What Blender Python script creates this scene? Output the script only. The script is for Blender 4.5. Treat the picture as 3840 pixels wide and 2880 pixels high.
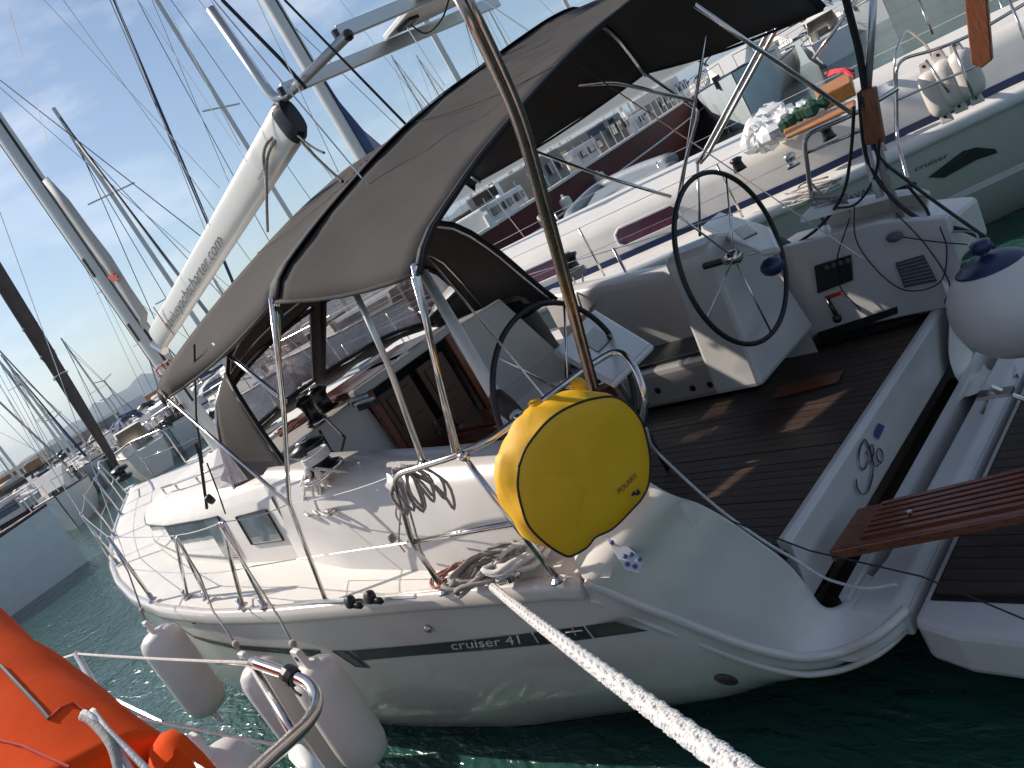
import bpy, math, random
from mathutils import Vector as V, Matrix
random.seed(7)
R_ = math.radians
S = bpy.context.scene
for o in list(bpy.data.objects): bpy.data.objects.remove(o)
COL = S.collection
PI = math.pi
def clamp(a, lo, hi): return max(lo, min(hi, a))
def lerp(a, b, t): return a + (b - a) * t
def interp(tab, x):
    if x <= tab[0][0]: return tab[0][1]
    for (a, va), (b, vb) in zip(tab, tab[1:]):
        if x <= b: return lerp(va, vb, (x - a) / (b - a))
    return tab[-1][1]
# ---------------------------------------------------------------- camera (hand-held, tilted 30 degrees, looking down 12)
# world: X = towards the bow of the moored yacht, Y = to port, Z = up, water surface at z = 0, metres
FPX = 3050.0 * 2212 / 3840
HC = 2.65
CX, CY = 1106.0, 829.5
def _basis():
    f = 3050.0
    vx = -500.0; vy = 1770 - (vx - 100) * math.tan(R_(30.5))
    d = lambda x, y: V((x - 1920, -(y - 1440), -f))
    X = d(vx, vy).normalized()
    q = d(vx + 3000, vy - 3000 * math.tan(R_(30.5)))
    Z = q.cross(X).normalized()
    if Z.y < 0: Z = -Z
    Y = Z.cross(X)
    return Matrix((X, Y, Z))
RM = _basis()
CAM = V((0, 0, HC))
cd = bpy.data.cameras.new('camera'); cam = bpy.data.objects.new('camera', cd); COL.objects.link(cam)
cam.matrix_world = Matrix.Translation(CAM) @ RM.to_4x4()
cd.sensor_width = 36; cd.lens = 36 * 3050.0 / 3840; cd.clip_start = .03; cd.clip_end = 30000
S.camera = cam
# ---------------------------------------------------------------- sky, sun, exposure
SUN_EL, SUN_AZ = 38.0, 17.0                     # azimuth from +X (bow) towards +Y (port)
w = bpy.data.worlds.new('World'); S.world = w; w.use_nodes = True
nt = w.node_tree; N = nt.nodes; Lk = nt.links; N.clear()
sky = N.new('ShaderNodeTexSky'); sky.sky_type = 'NISHITA'; sky.sun_disc = False
sky.sun_elevation = R_(SUN_EL); sky.sun_rotation = R_(90 - SUN_AZ)
sky.air_density = 1.0; sky.dust_density = .8; sky.ozone_density = 2.2; sky.altitude = 0
bg = N.new('ShaderNodeBackground'); bg.inputs[1].default_value = 0.104
outw = N.new('ShaderNodeOutputWorld')
tc = N.new('ShaderNodeTexCoord'); mp = N.new('ShaderNodeMapping'); mp.inputs['Scale'].default_value = (1.2, 2.4, 6.5)
mp.inputs['Rotation'].default_value = (0, 0, R_(25))
nz = N.new('ShaderNodeTexNoise'); nz.inputs['Scale'].default_value = 1.5; nz.inputs['Detail'].default_value = 9; nz.inputs['Roughness'].default_value = .58
nz.inputs['Distortion'].default_value = .5
cr = N.new('ShaderNodeValToRGB'); cr.color_ramp.elements[0].position = .47; cr.color_ramp.elements[1].position = .78
cr.color_ramp.elements[1].color = (.42, .42, .42, 1)
mx = N.new('ShaderNodeMix'); mx.data_type = 'RGBA'; mx.inputs['B'].default_value = (13, 13, 13.4, 1)
Lk.new(tc.outputs['Generated'], mp.inputs[0]); Lk.new(mp.outputs[0], nz.inputs['Vector']); Lk.new(nz.outputs['Fac'], cr.inputs[0])
Lk.new(cr.outputs[0], mx.inputs['Factor']); Lk.new(sky.outputs[0], mx.inputs['A']); Lk.new(mx.outputs['Result'], bg.inputs[0]); Lk.new(bg.outputs[0], outw.inputs[0])
sd = bpy.data.lights.new('sun', 'SUN'); sd.energy = 5.0; sd.angle = R_(.53); sd.color = (1, .915, .80)
sun = bpy.data.objects.new('sun', sd); COL.objects.link(sun)
sdir = V((math.cos(R_(SUN_EL)) * math.cos(R_(SUN_AZ)), math.cos(R_(SUN_EL)) * math.sin(R_(SUN_AZ)), math.sin(R_(SUN_EL))))
sun.rotation_euler = sdir.to_track_quat('Z', 'Y').to_euler(); sun.location = (0, 0, 30)
S.view_settings.view_transform = 'Standard'; S.view_settings.look = 'None'; S.view_settings.exposure = .12; S.view_settings.gamma = 1
S.view_settings.use_curve_mapping = False
# ---------------------------------------------------------------- survey helpers: a sight line through a point of the view meets a plane
def ray(px, py): return (RM @ V((px - CX, -(py - CY), -FPX))).normalized()
def atz(px, py, z): v = ray(px, py); return CAM + v * ((z - HC) / v.z)
def aty(px, py, y): v = ray(px, py); return CAM + v * (y / v.y)
def atx(px, py, x): v = ray(px, py); return CAM + v * (x / v.x)
# ---------------------------------------------------------------- materials
MATS = {}
def mat(name, col, rough=.5, metal=0, var=.12, vs=6.0, bump=0.0, bs=40.0, coat=0, alpha=None, trans=0, ior=None, spec=None, stretch=None, sheen=0):
    if name in MATS: return MATS[name]
    m = bpy.data.materials.new(name); m.use_nodes = True; t = m.node_tree; n = t.nodes; l = t.links
    b = n['Principled BSDF']; b.inputs['Roughness'].default_value = rough; b.inputs['Metallic'].default_value = metal
    c = n.new('ShaderNodeTexCoord'); src = c.outputs['Object']
    if stretch:
        q = n.new('ShaderNodeMapping'); q.inputs['Scale'].default_value = stretch; l.new(src, q.inputs[0]); src = q.outputs[0]
    a = n.new('ShaderNodeTexNoise'); a.inputs['Scale'].default_value = vs; a.inputs['Detail'].default_value = 6; a.inputs['Roughness'].default_value = .62; l.new(src, a.inputs['Vector'])
    r = n.new('ShaderNodeValToRGB'); r.color_ramp.elements[0].position = .3; r.color_ramp.elements[1].position = .72
    r.color_ramp.elements[0].color = tuple(x * (1 - var) for x in col) + (1,); r.color_ramp.elements[1].color = tuple(min(1, x * (1 + var)) for x in col) + (1,)
    l.new(a.outputs['Fac'], r.inputs[0]); l.new(r.outputs[0], b.inputs['Base Color'])
    mr = n.new('ShaderNodeMapRange'); mr.inputs['To Min'].default_value = max(.02, rough * .8); mr.inputs['To Max'].default_value = min(1, rough * 1.25)
    l.new(a.outputs['Fac'], mr.inputs['Value']); l.new(mr.outputs[0], b.inputs['Roughness'])
    if bump:
        d = n.new('ShaderNodeTexNoise'); d.inputs['Scale'].default_value = bs; d.inputs['Detail'].default_value = 4; l.new(src, d.inputs['Vector'])
        e = n.new('ShaderNodeBump'); e.inputs['Strength'].default_value = bump; e.inputs['Distance'].default_value = .01
        l.new(d.outputs['Fac'], e.inputs['Height']); l.new(e.outputs[0], b.inputs['Normal'])
    if coat: b.inputs['Coat Weight'].default_value = coat; b.inputs['Coat Roughness'].default_value = .05
    if trans: b.inputs['Transmission Weight'].default_value = trans
    if ior: b.inputs['IOR'].default_value = ior
    if alpha is not None: b.inputs['Alpha'].default_value = alpha
    if spec is not None: b.inputs['Specular IOR Level'].default_value = spec
    if sheen: b.inputs['Sheen Weight'].default_value = sheen
    MATS[name] = m; return m
hullm = mat('hull_gelcoat', (.66, .60, .55), .16, var=.03, vs=1.2, coat=.6)
deckm = mat('deck_gelcoat', (.74, .70, .65), .42, var=.05, vs=5, bump=.12, bs=220)
coamm = mat('shade_dimmed_gelcoat', (.62, .59, .565), .3, var=.05, vs=3, coat=.2)  # same white gelcoat, base lowered to put the cockpit's shade into the colour
steel = mat('polished_steel', (.66, .61, .58), .17, 1, var=.1, vs=22)
alum = mat('anodised_aluminium', (.60, .60, .585), .36, .75, var=.06, vs=3)
mastm = mat('painted_mast', (.58, .58, .56), .38, .35, var=.06, vs=2)
canvas = mat('grey_canvas', (.080, .073, .069), .95, var=.14, vs=2.3, bump=.35, bs=300, spec=.1)
cbind = mat('black_webbing', (.012, .012, .015), .75, var=.2, vs=20, bump=.2, bs=200)
vinyl = mat('reflection_tinted_vinyl', (.46, .38, .46), .05, var=.75, vs=4, alpha=.55, bump=1.0, bs=9, coat=.6)  # purple mottling put into the colour for reflections seen in the clear sheet
glass = mat('smoked_acrylic', (.055, .065, .075), .05, var=.3, vs=3, coat=.5)
rubber = mat('black_rubber', (.013, .013, .014), .5, var=.25, vs=15)
blackp = mat('black_plastic', (.01, .01, .012), .28, var=.2, vs=15)
navy = mat('navy_vinyl', (.018, .03, .085), .3, var=.12, vs=5)
charcoal = mat('charcoal_vinyl', (.022, .025, .026), .25, var=.1, vs=5)
teak = mat('weathered_teak', (.052, .030, .022), .45, var=.5, vs=3.5, bump=.35, bs=30, stretch=(1.2, 14, 14))
teakd = mat('teak_caulk', (.008, .007, .007), .6)
mahog = mat('varnished_mahogany', (.17, .042, .016), .28, var=.4, vs=4, stretch=(1.5, 16, 16), coat=.4)
pvc = mat('fender_pvc', (.70, .64, .59), .36, var=.06, vs=5, bump=.08, bs=60)
rope = mat('white_rope', (.70, .68, .66), .8, var=.16, vs=30, bump=.5, bs=200)
ropeg = mat('grey_rope', (.34, .31, .29), .85, var=.3, vs=40, bump=.5, bs=200)
roper = mat('red_fleck_rope', (.42, .2, .17), .85, var=.5, vs=70, bump=.4, bs=200)
yellow = mat('yellow_cover', (.80, .43, .008), .55, var=.04, vs=4, bump=.25, bs=9)
orange = mat('orange_cover', (.85, .078, .006), .9, var=.07, vs=3, bump=.5, bs=5, spec=.12)
white = mat('white_paint', (.76, .76, .75), .4, var=.05, vs=4)
sailc = mat('sailcloth', (.44, .43, .42), .7, var=.05, vs=2, bump=.2, bs=6)
boomm = mat('boom_paint', (.74, .72, .66), .3, var=.03, vs=2, coat=.2)
darkuv = mat('dark_sail_cover', (.075, .06, .058), .85, var=.25, vs=7, bump=.5, bs=14)
purple = mat('purple_curtain', (.12, .035, .06), .25, var=.35, vs=9, stretch=(9, 9, 1), coat=.5)
redm = mat('red_print', (.55, .05, .03), .5)
greymark = mat('grey_print', (.10, .105, .12), .5)
lightmark = mat('light_print', (.6, .6, .58), .4)
bluem = mat('blue_fitting', (.05, .09, .28), .4, .3)
inkm = mat('navy_ink', (.02, .02, .05), .5)
redhull = mat('red_hull', (.085, .008, .008), .7, var=.35, vs=.6, bump=.1, bs=4)
bluehull = mat('pale_blue_hull', (.55, .62, .64), .4, var=.08, vs=1)
stone = mat('quay_concrete', (.30, .28, .25), .9, var=.3, vs=.7, bump=.6, bs=3)
boxo = mat('orange_wood', (.42, .16, .04), .5, var=.3, vs=5, stretch=(2, 14, 14))
grille = mat('grille', (.10, .105, .11), .45, .3, var=.3, vs=60)
padm = mat('outboard_pad', (.24, .075, .03), .4, var=.4, vs=5, stretch=(12, 12, 1.5), coat=.2)
teal_cv = mat('blue_canvas', (.03, .06, .16), .8, var=.2)
foam = mat('dark_foam_grip', (.05, .042, .038), .9, var=.35, vs=25, bump=.6, bs=90)
# ---------------------------------------------------------------- mesh builder
def wloc(o):
    p = V((0, 0, 0))
    while o: p += o.location; o = o.parent
    return p
class MB:
    def __init__(s): s.v = []; s.f = []
    def add(s, vs, fs):
        b = len(s.v); s.v += [V(p) for p in vs]; s.f += [tuple(b + i for i in f) for f in fs]; return s
    def box(s, c, size, M=None, taper=1.0):
        x, y, z = (k / 2 for k in size); vs = []
        for k in (-1, 1):
            t = taper if k > 0 else 1
            for i, j in ((-1, -1), (1, -1), (1, 1), (-1, 1)):
                p = V((i * x * t, j * y * t, k * z))
                if M: p = M @ p
                vs.append(V(c) + p)
        return s.add(vs, [(3, 2, 1, 0), (4, 5, 6, 7), (0, 1, 5, 4), (1, 2, 6, 5), (2, 3, 7, 6), (3, 0, 4, 7)])
    def bar(s, a, b, w, h, up=(0, 0, 1)):
        a = V(a); b = V(b); d = (b - a).normalized(); u = V(up); r = d.cross(u)
        if r.length < 1e-4: r = d.cross(V((1, 0, 0)))
        r.normalize(); u = r.cross(d); vs = []
        for p in (a, b):
            for i, j in ((-1, -1), (1, -1), (1, 1), (-1, 1)): vs.append(p + r * i * w / 2 + u * j * h / 2)
        return s.add(vs, [(0, 1, 2, 3), (7, 6, 5, 4), (0, 4, 5, 1), (1, 5, 6, 2), (2, 6, 7, 3), (3, 7, 4, 0)])
    def tube(s, pts, r, n=8, caps=True, flat=None):
        pts = [V(p) for p in pts]; rr = r if isinstance(r, (list, tuple)) else [r] * len(pts)
        rings = []; prev = None
        for i, p in enumerate(pts):
            t = ((pts[min(i + 1, len(pts) - 1)] - pts[max(i - 1, 0)])).normalized()
            if prev is None:
                a = V((0, 0, 1)) if abs(t.z) < .9 else V((1, 0, 0)); u = t.cross(a).normalized()
            else: u = (prev - t * prev.dot(t)); u = u.normalized() if u.length > 1e-6 else t.orthogonal().normalized()
            prev = u; v = t.cross(u)
            rings.append([p + (u * math.cos(k * 2 * PI / n) + v * math.sin(k * 2 * PI / n) * (flat or 1)) * rr[i] for k in range(n)])
        return s.loft(rings, True, caps)
    def loft(s, rows, close=False, caps=False, flip=False):
        b = len(s.v); m = len(rows[0])
        for r in rows: s.v += [V(p) for p in r]
        for i in range(len(rows) - 1):
            for j in range(m if close else m - 1):
                k = (j + 1) % m; q = (b + i * m + j, b + i * m + k, b + (i + 1) * m + k, b + (i + 1) * m + j)
                s.f.append(q[::-1] if flip else q)
        if caps and close:
            s.f.append(tuple(b + j for j in range(m))[::-1]); s.f.append(tuple(b + (len(rows) - 1) * m + j for j in range(m)))
        return s
    def prism(s, poly, off):
        n = len(poly); off = V(off); vs = [V(p) for p in poly] + [V(p) + off for p in poly]
        return s.add(vs, [tuple(range(n))[::-1], tuple(range(n, 2 * n))] + [(i, (i + 1) % n, n + (i + 1) % n, n + i) for i in range(n)])
    def lathe(s, prof, o, ax=(0, 0, 1), n=16):
        o = V(o); ax = V(ax).normalized(); u = ax.orthogonal().normalized(); v = ax.cross(u)
        return s.loft([[o + ax * h + (u * math.cos(k * 2 * PI / n) + v * math.sin(k * 2 * PI / n)) * max(r, 1e-4) for k in range(n)] for r, h in prof], True, True)
    def ball(s, c, r, n=10, sc=(1, 1, 1)):
        c = V(c); rows = []
        for i in range(n + 1):
            a = PI * i / n; rows.append([c + V((math.sin(a) * math.cos(k * 2 * PI / (n * 2)) * r * sc[0], math.sin(a) * math.sin(k * 2 * PI / (n * 2)) * r * sc[1], math.cos(a) * r * sc[2])) for k in range(n * 2)])
        return s.loft(rows, True)
    def build(s, name, m, parent=None, smooth=False, label=None, bevel=0, kind=None, solid=0, auto=False):
        me = bpy.data.meshes.new(name); off = wloc(parent) if parent else V((0, 0, 0))
        me.from_pydata([tuple(p - off) for p in s.v], [], s.f); me.materials.append(m); me.update()
        o = bpy.data.objects.new(name, me); COL.objects.link(o)
        if parent: o.parent = parent
        if smooth or auto:
            for p in me.polygons: p.use_smooth = True
            if auto: me.set_sharp_from_angle(angle=R_(35))
        if solid:
            q = o.modifiers.new('solid', 'SOLIDIFY'); q.thickness = solid; q.offset = 0
        if bevel:
            q = o.modifiers.new('bevel', 'BEVEL'); q.width = bevel; q.segments = 2; q.limit_method = 'ANGLE'; q.harden_normals = False
        if label: o['label'] = label
        if kind: o['kind'] = kind
        return o
def tag(o, label, cat, group=None):
    o['label'] = label; o['category'] = cat
    if group: o['group'] = group
    return o
def thing(name, label, cat, loc=(0, 0, 0), group=None):
    o = bpy.data.objects.new(name, None); o.empty_display_size = .2; COL.objects.link(o); o.location = loc
    return tag(o, label, cat, group)
def copy_tree(o, parent=None):
    c = o.copy(); COL.objects.link(c); c.parent = parent
    for ch in list(o.children): copy_tree(ch, c)
    return c
def curve(pts, n=8):
    """Catmull-Rom through points"""
    pts = [V(p) for p in pts]; out = []
    P = [pts[0] * 2 - pts[1]] + pts + [pts[-1] * 2 - pts[-2]]
    for i in range(1, len(P) - 2):
        a, b, c, d = P[i - 1:i + 3]
        for k in range(n):
            t = k / n; out.append(.5 * ((2 * b) + (c - a) * t + (2 * a - 5 * b + 4 * c - d) * t * t + (3 * b - a - 3 * c + d) * t ** 3))
    out.append(pts[-1]); return out
def fillet(pts, r, n=5):
    pts = [V(p) for p in pts]; out = [pts[0]]
    for a, b, c in zip(pts, pts[1:], pts[2:]):
        ra = min(r, (a - b).length * .45); rc = min(r, (c - b).length * .45)
        p = b + (a - b).normalized() * ra; q = b + (c - b).normalized() * rc
        for k in range(n + 1):
            t = k / n; out.append(p * (1 - t) ** 2 + b * 2 * t * (1 - t) + q * t * t)
    out.append(pts[-1]); return out
def sag(a, b, d, n=10):
    a = V(a); b = V(b); return [a.lerp(b, i / n) - V((0, 0, d * 4 * (i / n) * (1 - i / n))) for i in range(n + 1)]
def text_part(name, body, m, parent, fmap, size=1.0, extr=False, align='LEFT', shear=0):
    c = bpy.data.curves.new('t', 'FONT'); c.body = body; c.size = size; c.align_x = align; c.shear = shear; c.resolution_u = 3
    o = bpy.data.objects.new('t', c); COL.objects.link(o); bpy.context.view_layer.update()
    me = bpy.data.meshes.new_from_object(o.evaluated_get(bpy.context.evaluated_depsgraph_get())); bpy.data.objects.remove(o)
    off = wloc(parent) if parent else V((0, 0, 0))
    for v in me.vertices: v.co = fmap(v.co.x, v.co.y) - off
    me.materials.clear(); me.materials.append(m); ob = bpy.data.objects.new(name, me); COL.objects.link(ob); ob.parent = parent
    return ob
def ribbon(mb, pts, w, fmap, lift=0):
    """flat stroke along 2D pts mapped by fmap"""
    P = [V((p[0], p[1], 0)) for p in pts]; rows = []
    for i, p in enumerate(P):
        t = (P[min(i + 1, len(P) - 1)] - P[max(i - 1, 0)]).normalized(); nrm = V((-t.y, t.x, 0)); ww = w[i] if isinstance(w, list) else w
        a = p + nrm * ww / 2; b = p - nrm * ww / 2; rows.append([fmap(a.x, a.y), fmap(b.x, b.y)])
    mb.loft(rows)
# ================================================================ SETTING: water, far shore, hills
def structure(o): o['kind'] = 'structure'; return o
wm = bpy.data.materials.new('harbour_water'); wm.use_nodes = True; t = wm.node_tree; n = t.nodes; l = t.links
b = n['Principled BSDF']; b.inputs['Roughness'].default_value = .05; b.inputs['IOR'].default_value = 1.33
c = n.new('ShaderNodeTexCoord')
a = n.new('ShaderNodeTexNoise'); a.inputs['Scale'].default_value = .35; a.inputs['Detail'].default_value = 4; l.new(c.outputs['Object'], a.inputs['Vector'])
r = n.new('ShaderNodeValToRGB'); r.color_ramp.elements[0].color = (.009, .050, .034, 1); r.color_ramp.elements[1].color = (.022, .072, .060, 1)
r.color_ramp.elements[0].position = .35; r.color_ramp.elements[1].position = .65
l.new(a.outputs['Fac'], r.inputs[0]); l.new(r.outputs[0], b.inputs['Base Color'])
mps = []
hs = []
for sc, rot, strx, wgt in ((2.3, 20, (1, 2.6, 1), 1.0), (6.5, -12, (1, 2.2, 1), .42), (.5, 40, (1, 1.6, 1), .9)):
    q = n.new('ShaderNodeMapping'); q.inputs['Rotation'].default_value = (0, 0, R_(rot)); q.inputs['Scale'].default_value = strx; l.new(c.outputs['Object'], q.inputs[0])
    e = n.new('ShaderNodeTexNoise'); e.inputs['Scale'].default_value = sc; e.inputs['Detail'].default_value = 3; e.inputs['Distortion'].default_value = .9; l.new(q.outputs[0], e.inputs['Vector'])
    m_ = n.new('ShaderNodeMath'); m_.operation = 'MULTIPLY'; m_.inputs[1].default_value = wgt; l.new(e.outputs['Fac'], m_.inputs[0]); hs.append(m_)
s1 = n.new('ShaderNodeMath'); l.new(hs[0].outputs[0], s1.inputs[0]); l.new(hs[1].outputs[0], s1.inputs[1])
s2 = n.new('ShaderNodeMath'); l.new(s1.outputs[0], s2.inputs[0]); l.new(hs[2].outputs[0], s2.inputs[1])
e = n.new('ShaderNodeBump'); e.inputs['Strength'].default_value = .62; e.inputs['Distance'].default_value = .10
l.new(s2.outputs[0], e.inputs['Height']); l.new(e.outputs[0], b.inputs['Normal'])
WS = 12000
structure(MB().add([(-WS, -WS, 0), (WS, -WS, 0), (WS, WS, 0), (-WS, WS, 0)], [(0, 1, 2, 3)]).build('water', wm))
hillm = mat('far_hillside', (.045, .06, .045), .95, var=.3, vs=.002)
ridge = [(-1500, 1.0), (-700, .6), (-300, .8), (9, .75), (127, .68), (247, .98), (345, 1.25), (405, 1.5), (450, 1.42), (494, 1.38), (554, 1.55), (700, 1.5), (900, 1.1), (1200, .8), (1600, .6), (2400, .3)]
rows = [[], [], [], []]
for i in range(130):
    sx = lerp(-1500, 2400, i / 129); hy = 1770 - (sx - 100) * math.tan(R_(30.5)); v = ray(sx / 1.736, hy / 1.736); h = V((v.x, v.y, 0)).normalized()
    el = interp(ridge, sx) + .06 * math.sin(i * 1.3) + .04 * math.sin(i * 3.1 + 1)
    for k, (dd, f) in enumerate(((5200, 0), (5500, .55), (6100, 1), (7000, 0))):
        rows[k].append(CAM + h * dd + V((0, 0, -HC - 2 + math.tan(R_(el)) * 6100 * f + (12 * math.sin(i * 2.1 + k) if f else 0))))
structure(MB().loft(rows).build('hills', hillm, smooth=True))
hz = bpy.data.materials.new('haze'); hz.use_nodes = True; ht = hz.node_tree
for nn in list(ht.nodes):
    if nn.type == 'BSDF_PRINCIPLED': ht.nodes.remove(nn)
pv = ht.nodes.new('ShaderNodeVolumePrincipled'); pv.inputs['Density'].default_value = .00011; pv.inputs['Color'].default_value = (.62, .80, 1, 1); pv.inputs['Anisotropy'].default_value = .1
ht.links.new(pv.outputs[0], ht.nodes['Material Output'].inputs['Volume'])
hb_ = MB().box((0, 0, 149), (2 * WS + 100, 2 * WS + 100, 302)).build('haze', hz); hb_['kind'] = 'stuff'
# breakwater / quay beyond the boats on the left, quay on the right
def onshore(pxs, z=1.0): return [atz(x, y, z) for x, y in pxs]
def quay(name, a, b, width, top, m=stone):
    a = V(a); b = V(b); a.z = b.z = 0; d = (b - a).normalized(); nrm = V((-d.y, d.x, 0))
    if nrm.dot(a) < 0: nrm = -nrm
    rr = [[p + V((0, 0, -1)), p + V((0, 0, top)), p + nrm * width + V((0, 0, top + .05)), p + nrm * width + V((0, 0, -1))] for p in (a - d * 60, a, b, b + d * 60)]
    return structure(MB().loft(rr, True, True).build(name, m))
quay('breakwater', (95, 12, 0), (150, -55, 0), 10, 1.5)
quay('quay', (70, -95, 0), (5, -78, 0), 25, 1.1)
# ================================================================ generic hull
class Frame:
    def __init__(s, o, deg): s.o = V(o); a = R_(deg); s.f = V((math.cos(a), math.sin(a), 0)); s.p = V((-math.sin(a), math.cos(a), 0))
    def __call__(s, x, y, z): return s.o + s.f * x + s.p * y + V((0, 0, z))
    def inv(s, p): d = V(p) - s.o; return V((d.dot(s.f), d.dot(s.p), d.z))
class Hull:
    def __init__(s, F, hb, zs, zb, x0, x1, bowx=9.0, hbs=None):
        s.F = F; s.hb = hb; s.hbs = hbs or hb; s.zs = zs; s.zb = zb; s.x0 = x0; s.x1 = x1; s.bx = bowx
    def g(s, x, u):
        e = .28 + .5 * clamp((x - s.bx) / (s.x1 - s.bx), 0, 1) ** 1.3
        return max(0, 1 - (1 - clamp(u, 0, 1)) ** 2.2) ** e
    def y(s, x, z):
        zb, zt = interp(s.zb, x), interp(s.zs, x); return interp(s.hb, x) * s.g(x, (z - zb) / (zt - zb))
    def pt(s, x, u, side=1, out=0):
        zb, zt = interp(s.zb, x), interp(s.zs, x); return s.F(x, side * (interp(s.hb if side > 0 else s.hbs, x) * s.g(x, u) + out), lerp(zb, zt, u))
    def hit(s, px, py, out=.004, side=1):
        v = ray(px, py); fo = s.F.inv(CAM); fv = V((v.dot(s.F.f), v.dot(s.F.p), v.z)); tt = (side * 1.5 - fo.y) / fv.y
        for _ in range(30):
            q = fo + fv * tt; yy = side * (s.y(q.x, q.z) + out); tt += .7 * (yy - q.y) / fv.y
        q = fo + fv * tt; return s.F(q.x, q.y, q.z)
def loft_hull(h, xs, nu=14):
    us = [(k / nu) ** 1.5 for k in range(nu + 1)]
    rows = [[h.pt(x, u) for u in us][::-1] + [h.pt(x, u, -1) for u in us[1:]] for x in xs]
    return rows
# ================================================================ THE MOORED YACHT
YC = -3.15
F0 = Frame((0, YC, 0), 0)
HB = [(1.7, 1.36), (2.0, 1.38), (2.62, 1.43), (3.0, 1.5), (3.52, 1.58), (4.1, 1.71), (4.67, 1.83), (5.48, 1.95), (6.33, 2.01), (7.1, 1.98), (8.02, 1.85), (8.8, 1.69), (9.57, 1.49), (10.4, 1.25), (11.2, .98), (12.0, .69), (12.7, .42), (13.3, .19), (13.75, .03)]
ZS = [(1.7, 1.1), (2.62, 1.15), (3.52, 1.17), (4.67, 1.23), (5.5, 1.27), (6.33, 1.32), (7.1, 1.36), (8.02, 1.40), (9.57, 1.45), (11.2, 1.50), (13.75, 1.58)]
ZB = [(1.7, .2), (2.3, .08), (2.6, -.02), (3.05, -.13), (3.4, -.21), (3.83, -.33), (5.3, -.42), (8, -.5), (11, -.42), (13, -.2), (13.75, 0)]
HBS = [(1.7, 1.90), (2.6, 1.90), (3.5, 1.93), (4.7, 1.97), (5.5, 2.0), (6.33, 2.03)] + HB[9:]
H0 = Hull(F0, HB, ZS, ZB, 1.7, 13.75, 9.0, HBS)
yacht = thing('sailing_yacht', 'large white sailing yacht with grey bimini, charcoal hull stripe and open teak cockpit', 'yacht', (7.5, YC, 0))
xs = [2.55 + (13.75 - 2.55) * (k / 56) for k in range(57)]
# quarter: stations run down the moulding round the corner of the transom
OUT = [aty(1270, 1255, -1.75), aty(1350, 1290, -1.82), aty(1430, 1322, -1.88), aty(1500, 1350, -1.95), aty(1620, 1395, -2.05), aty(1720, 1418, -2.15), aty(1780, 1416, -2.22), aty(1830, 1405, -2.3), atz(1885, 1380, .40), atz(1922, 1354, .415), V((1.715, -2.5, .41))]
INN = [atz(1425, 1052, 1.45), atz(1500, 1080, 1.32), atz(1560, 1112, 1.2), atz(1615, 1150, 1.05), atz(1690, 1205, .85), atz(1740, 1262, .62), atz(1768, 1300, .5), atz(1800, 1312, .45), atz(1838, 1290, .44), atz(1850, 1272, .44), V((1.95, -2.70, .44))]
rows = loft_hull(H0, xs[::-1])
nrow = len(rows[0]); half = nrow // 2
qrows = []
for i, o in enumerate(OUT):
    f = (i + 1) / len(OUT); xb = lerp(2.5, 1.85, f); zbb = lerp(0.0, .22, f); hbt = o.y - YC
    prt = []
    us = [(k / 14) ** 1.5 for k in range(15)]
    for u in us[::-1]:
        g = max(0, 1 - (1 - u) ** 2.2) ** .28; prt.append(V((lerp(xb, o.x, u ** .5), YC + hbt * g, lerp(zbb, o.z, u))))
    stb = [V((p.x, YC + (YC - p.y) * 1.0 - .56 * (YC - p.y) / min(-.3, YC - o.y), p.z)) for p in prt[::-1][1:]]
    qrows.append(prt + stb)
hull_mb = MB().loft(rows + qrows)
hull_mb.f.append(tuple(len(hull_mb.v) - nrow + k for k in range(nrow)))
hull = hull_mb.build('hull', hullm, yacht, auto=True)
# quarter mouldings: three long rolls round the stern corner and the gunwale rail
mbq = MB()
q1 = curve([o + V((0, .012, .01)) for o in OUT], 6); mbq.tube(q1, .022, 8)
q2 = curve([o + V((0.03, -.0, -.085)) + V((0, .012, 0)) for o in OUT], 6); mbq.tube(q2, .014, 8)
mbq.build('quarter_moulding', hullm, yacht, smooth=True)
# rub rail
rail = MB(); rr = []
for x in [2.5 + 11.25 * k / 70 for k in range(71)]:
    y = interp(HB, x); z = interp(ZS, x); rr.append([F0(x, y + a, z + c) for a, c in ((-.03, .045), (.0, .05), (.022, .035), (.026, .0), (.03, -.02), (.024, -.045), (.0, -.055), (-.03, -.05))])
rail.loft(rr, True, True).build('gunwale_rail', hullm, yacht, smooth=True)
rs_ = MB(); rr = []
for x in [2.5 + 11.25 * k / 50 for k in range(51)]:
    y = interp(HBS, x); z = interp(ZS, x); rr.append([F0(x, -(y + a), z + c) for a, c in ((-.03, .045), (.022, .035), (.03, -.02), (.0, -.055), (-.03, -.05))])
rs_.loft(rr, True, True).build('gunwale_rail', hullm, yacht, smooth=True)
# deck
cw = [(5.0, 1.42), (6, 1.53), (7, 1.54), (8, 1.43), (8.8, 1.22), (9.5, .95), (10.1, .6), (10.5, .12)]     # half width of the coachroof foot
def deckz(x, t): return interp(ZS, x) + .035 + .05 * (1 - t * t)
dk = MB(); rr = []
for x in [5.0 + 8.7 * k / 40 for k in range(41)]:
    y = interp(HB, x) - .02; y2 = interp(HBS, x) - .02; rr.append([F0(x, t * (y if t > 0 else y2), deckz(x, t)) for t in [-1 + k / 6 for k in range(13)]])
dk.loft(rr)
for side in (1, -1):
    rr = []
    for x in [2.35 + 2.65 * k / 14 for k in range(15)]:
        y = interp(HB if side > 0 else HBS, x) - .02; yi = lerp(1.22, 1.40, (x - 2.35) / 2.65) + (0 if side > 0 else .42)
        rr.append([F0(x, side * lerp(y, yi, k / 3), interp(ZS, x) + .036 + .01 * k) for k in range(4)])
    dk.loft(rr)
dk.build('deck', deckm, yacht, smooth=True)
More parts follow.
